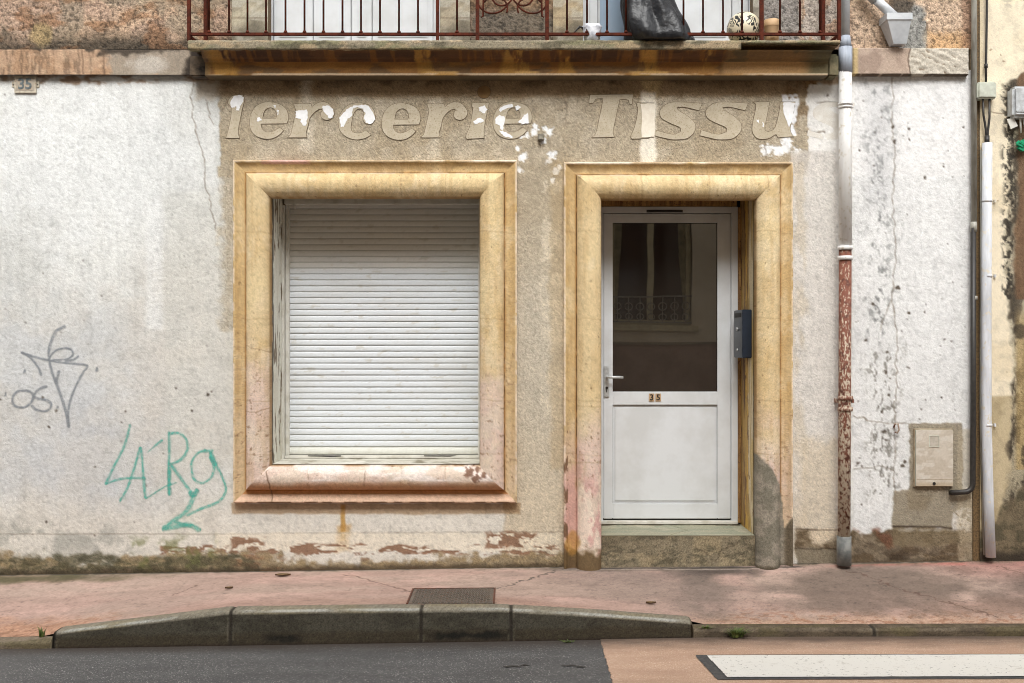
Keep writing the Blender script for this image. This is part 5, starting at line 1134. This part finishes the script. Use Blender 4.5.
for i in range(nx):
    for j in range(ny):
        x = gx0_ + .018 + (gx1_ - gx0_ - .036) * (i + .5) / nx; y = -.915 + .34 * (j + .5) / ny; o_ = (i + j) % 2
        slabq(g, x - (.008 if o_ else .004), x + (.008 if o_ else .004), y - (.005 if o_ else .009), y + (.005 if o_ else .009), .003, .009)
g.build('raised_pattern', M['iron'], gc)
g = MB()
for q in ((gx0_ - .012, gx0_ - .002, -.928, -.555), (gx1_ + .002, gx1_ + .012, -.928, -.555), (gx0_ - .002, gx1_ + .002, -.562, -.553)): slabq(g, *q, -.01, .007)
g.build('rim', mat('rusty_rim', (104, 62, 44), (76, 52, 42), 40, .8), gc)

# plants and leaves
def tuft(name, x, y, z, n, hgt, spr, label, lw=.006, seed=1):
    rs = random.Random(seed); b = bmesh.new()
    for k in range(n):
        a = rs.uniform(0, 2 * math.pi); r0 = rs.uniform(0, spr * .6); h = hgt * rs.uniform(.45, 1); bx = x + r0 * math.cos(a); by = y + r0 * .5 * math.sin(a); ln_ = spr * rs.uniform(.2, .9)
        prev = None; w0 = lw * rs.uniform(.7, 1.3); px_, py_ = math.cos(a + 1.57), math.sin(a + 1.57)
        for i in range(4):
            t = i / 3; c = Vector((bx + ln_ * t * t * math.cos(a), by + ln_ * .6 * t * t * math.sin(a), z + h * (t - .25 * t * t))); w_ = w0 * (1 - t * .8) * (1.6 if i == 1 else 1)
            cur = (b.verts.new(c + Vector((px_, py_, 0)) * w_), b.verts.new(c - Vector((px_, py_, 0)) * w_))
            if prev: b.faces.new((prev[0], cur[0], cur[1], prev[1]))
            prev = cur
    me = bpy.data.meshes.new(name); b.to_mesh(me); b.free(); me.materials.append(M['weed']); o = bpy.data.objects.new(name, me); COL.objects.link(o); tag(o, label, 'weed'); return o
tuft('weed_tuft', 1.265, -1.075, float(kerb_z(1.27)) - .035, 110, .07, .075, 'bright green tuft of weeds at the kerb right of its sloping end', .0045, 3)
tuft('weed_sprig', -2.70, -.97, float(pave_edge(-2.70)), 14, .085, .03, 'spindly green sprig at the left end of the raised kerb', .005, 4)
tuft('weed_sprig', 1.10, -1.03, float(kerb_z(1.10)), 26, .022, .05, 'tiny low weeds just beside the kerb end, left of the tuft', .004, 5)
tuft('weed_sprig', .32, -1.09, float(road_z(.32, -1.09)), 22, .018, .05, 'flat green weed in the gutter below the kerb, near the drain cover', .004, 6)
def fallen_leaf(px, py, s, rot, label, grp=None):
    # where the sight line meets the pavement: solve for depth
    y = -.5
    for _ in range(30):
        x = (px - 512) * (DIST + y) / F; z_ = gz(x, y); y = (EYE - z_) * F / (py - 341.5) - DIST
    V = []; 
    for t in np.linspace(0, 1, 9):
        w_ = s * .28 * math.sin(math.pi * min(t * 1.05, 1)); c = (t - .5) * s
        for k in (-1, 0, 1): V.append((x + c * math.cos(rot) - k * w_ * math.sin(rot), y + c * math.sin(rot) + k * w_ * math.cos(rot), z_ + .003 + abs(k) * .010 + .008 * (t - .5) ** 2))
    Fa = [(i * 3 + k, i * 3 + k + 1, i * 3 + 3 + k + 1, i * 3 + 3 + k) for i in range(8) for k in range(2)]
    o = raw('fallen_leaf', V, Fa, M['leaf'], None, True); return tag(o, label, 'leaf', grp)
fallen_leaf(283, 576, .10, .1, 'curled brown leaf on the pavement below the window', 'fallen leaves'); fallen_leaf(229, 589, .05, .3, 'small leaf alone on the pink pavement left of the curled one', 'fallen leaves'); fallen_leaf(651, 604, .06, .0, 'dry leaf on the pavement in front of the door, near the kerb', 'fallen leaves')

# ================================================================== HOUSE ACROSS THE STREET (seen in the door glass)
OY = -8.6
oh = thing('opposite_house', 'tall grey-beige house across the street mirrored in the door glass', 'house', (0, OY, 0))
tf = NT('opposite_render'); c_ = tf.mixc(tf.rng(tf.noise(1.2, 5, .6), .4, .62, 0, 1), L(206, 194, 172), L(190, 176, 152)); tf.L(c_, tf.p.inputs['Base Color']); tf.p.inputs['Roughness'].default_value = .9
WXS = [-8.4, -5.2, -2.0, 1.55, 4.8, 8.0]; WZS = [(1.77, 3.95), (5.6, 7.6)]; ww = 1.26; TOP = 8.4
cols_ = sorted([-13] + [c for x in WXS for c in (x, x + ww)] + [13]); rows_ = sorted([-.1] + [c for a in WZS for c in a] + [TOP])
w = MB()
for i in range(len(cols_) - 1):
    for j in range(len(rows_) - 1):
        if cols_[i] in WXS and any(rows_[j] == a for a, b in WZS): continue
        vv = [w.b.verts.new(p) for p in ((cols_[i], OY, rows_[j]), (cols_[i + 1], OY, rows_[j]), (cols_[i + 1], OY, rows_[j + 1]), (cols_[i], OY, rows_[j + 1]))]; w.b.faces.new(vv)
w.box(-13, 13, OY - 6, OY - .3, -.1, TOP)
w.build('wall', tf.m, oh)
MB().box(-13, 13, OY, OY + .03, -.1, 1.46).build('plinth', mat('opposite_plinth', (156, 132, 118), (136, 114, 102), 3, .9), oh)
MB().box(-13, 13, OY + .001, OY + .06, 1.46, 1.50).build('plinth_ledge', mat('ledge_grey', (140, 130, 112), (120, 110, 96), 3, .9), oh)
MB().box(-13, 13, OY, OY + .3, TOP - .25, TOP).build('eaves', mat('eaves_grey', (150, 140, 124), (130, 120, 104), 3, .9), oh)
owf = mat('opposite_window_frame', (196, 184, 150), (180, 168, 136), 8, .6); owg = NT('opposite_pane'); owg.p.inputs['Base Color'].default_value = (.02, .006, .008, 1); owg.p.inputs['Roughness'].default_value = .05
rl = mat('opposite_iron', (150, 148, 138), (120, 118, 108), 20, .6); cur = mat('net_curtain', (150, 140, 112), (120, 112, 90), 10, .9)
def opp_window(x, z0_, z1_):
    g_ = bpy.data.objects.new('window', None); link(g_, oh); g_.location = (x + ww / 2, 0, z0_)
    MB().box(x, x + .07, OY - .2, OY - .1, z0_, z1_).box(x + ww - .07, x + ww, OY - .2, OY - .1, z0_, z1_).box(x + ww / 2 - .05, x + ww / 2 + .05, OY - .2, OY - .09, z0_, z1_).box(x + .07, x + ww - .07, OY - .2, OY - .1, z1_ - .08, z1_).box(x + .07, x + ww - .07, OY - .2, OY - .1, z0_, z0_ + .08).build('window_frame', owf, g_)
    MB().box(x + .07, x + ww - .07, OY - .16, OY - .15, z0_ + .08, z1_ - .08).build('window_pane', owg.m, g_)
    c = MB(); 
    for sg, xe in ((1, x + .071), (-1, x + ww - .071)):
        c.poly([(xe, z1_ - .09), (xe + sg * .13, z1_ - .09), (xe + sg * .10, z0_ + 1.1), (xe + sg * .02, z0_ + .2), (xe, z0_ + .2)], OY - .149, OY - .135)
    c.build('curtain', cur, g_)
    MB().box(x - .1, x + ww + .1, OY + .001, OY + .05, z0_ - .1, z0_ - .001).build('window_sill', owf, g_)
    r = MB(); hh = .46; yy = OY + .03
    r.box(x, x + ww, yy, yy + .02, z0_ + hh - .02, z0_ + hh).box(x, x + ww, yy, yy + .02, z0_ + .03, z0_ + .05)
    for k in range(7):
        cx = x + ww * (k + .5) / 7
        r.box(cx - .006, cx + .006, yy + .004, yy + .016, z0_ + .05, z0_ + hh - .02)
        for dz, rd in ((.13, .055), (.30, .06)):
            r.tube([(cx + rd * math.cos(t_), yy + .01, z0_ + dz + rd * math.sin(t_)) for t_ in np.linspace(0, 2 * math.pi, 13)], .009, 5, False)
    r.build('window_railing', rl, g_)
for x in WXS:
    for a, b in WZS: opp_window(x, a, b)
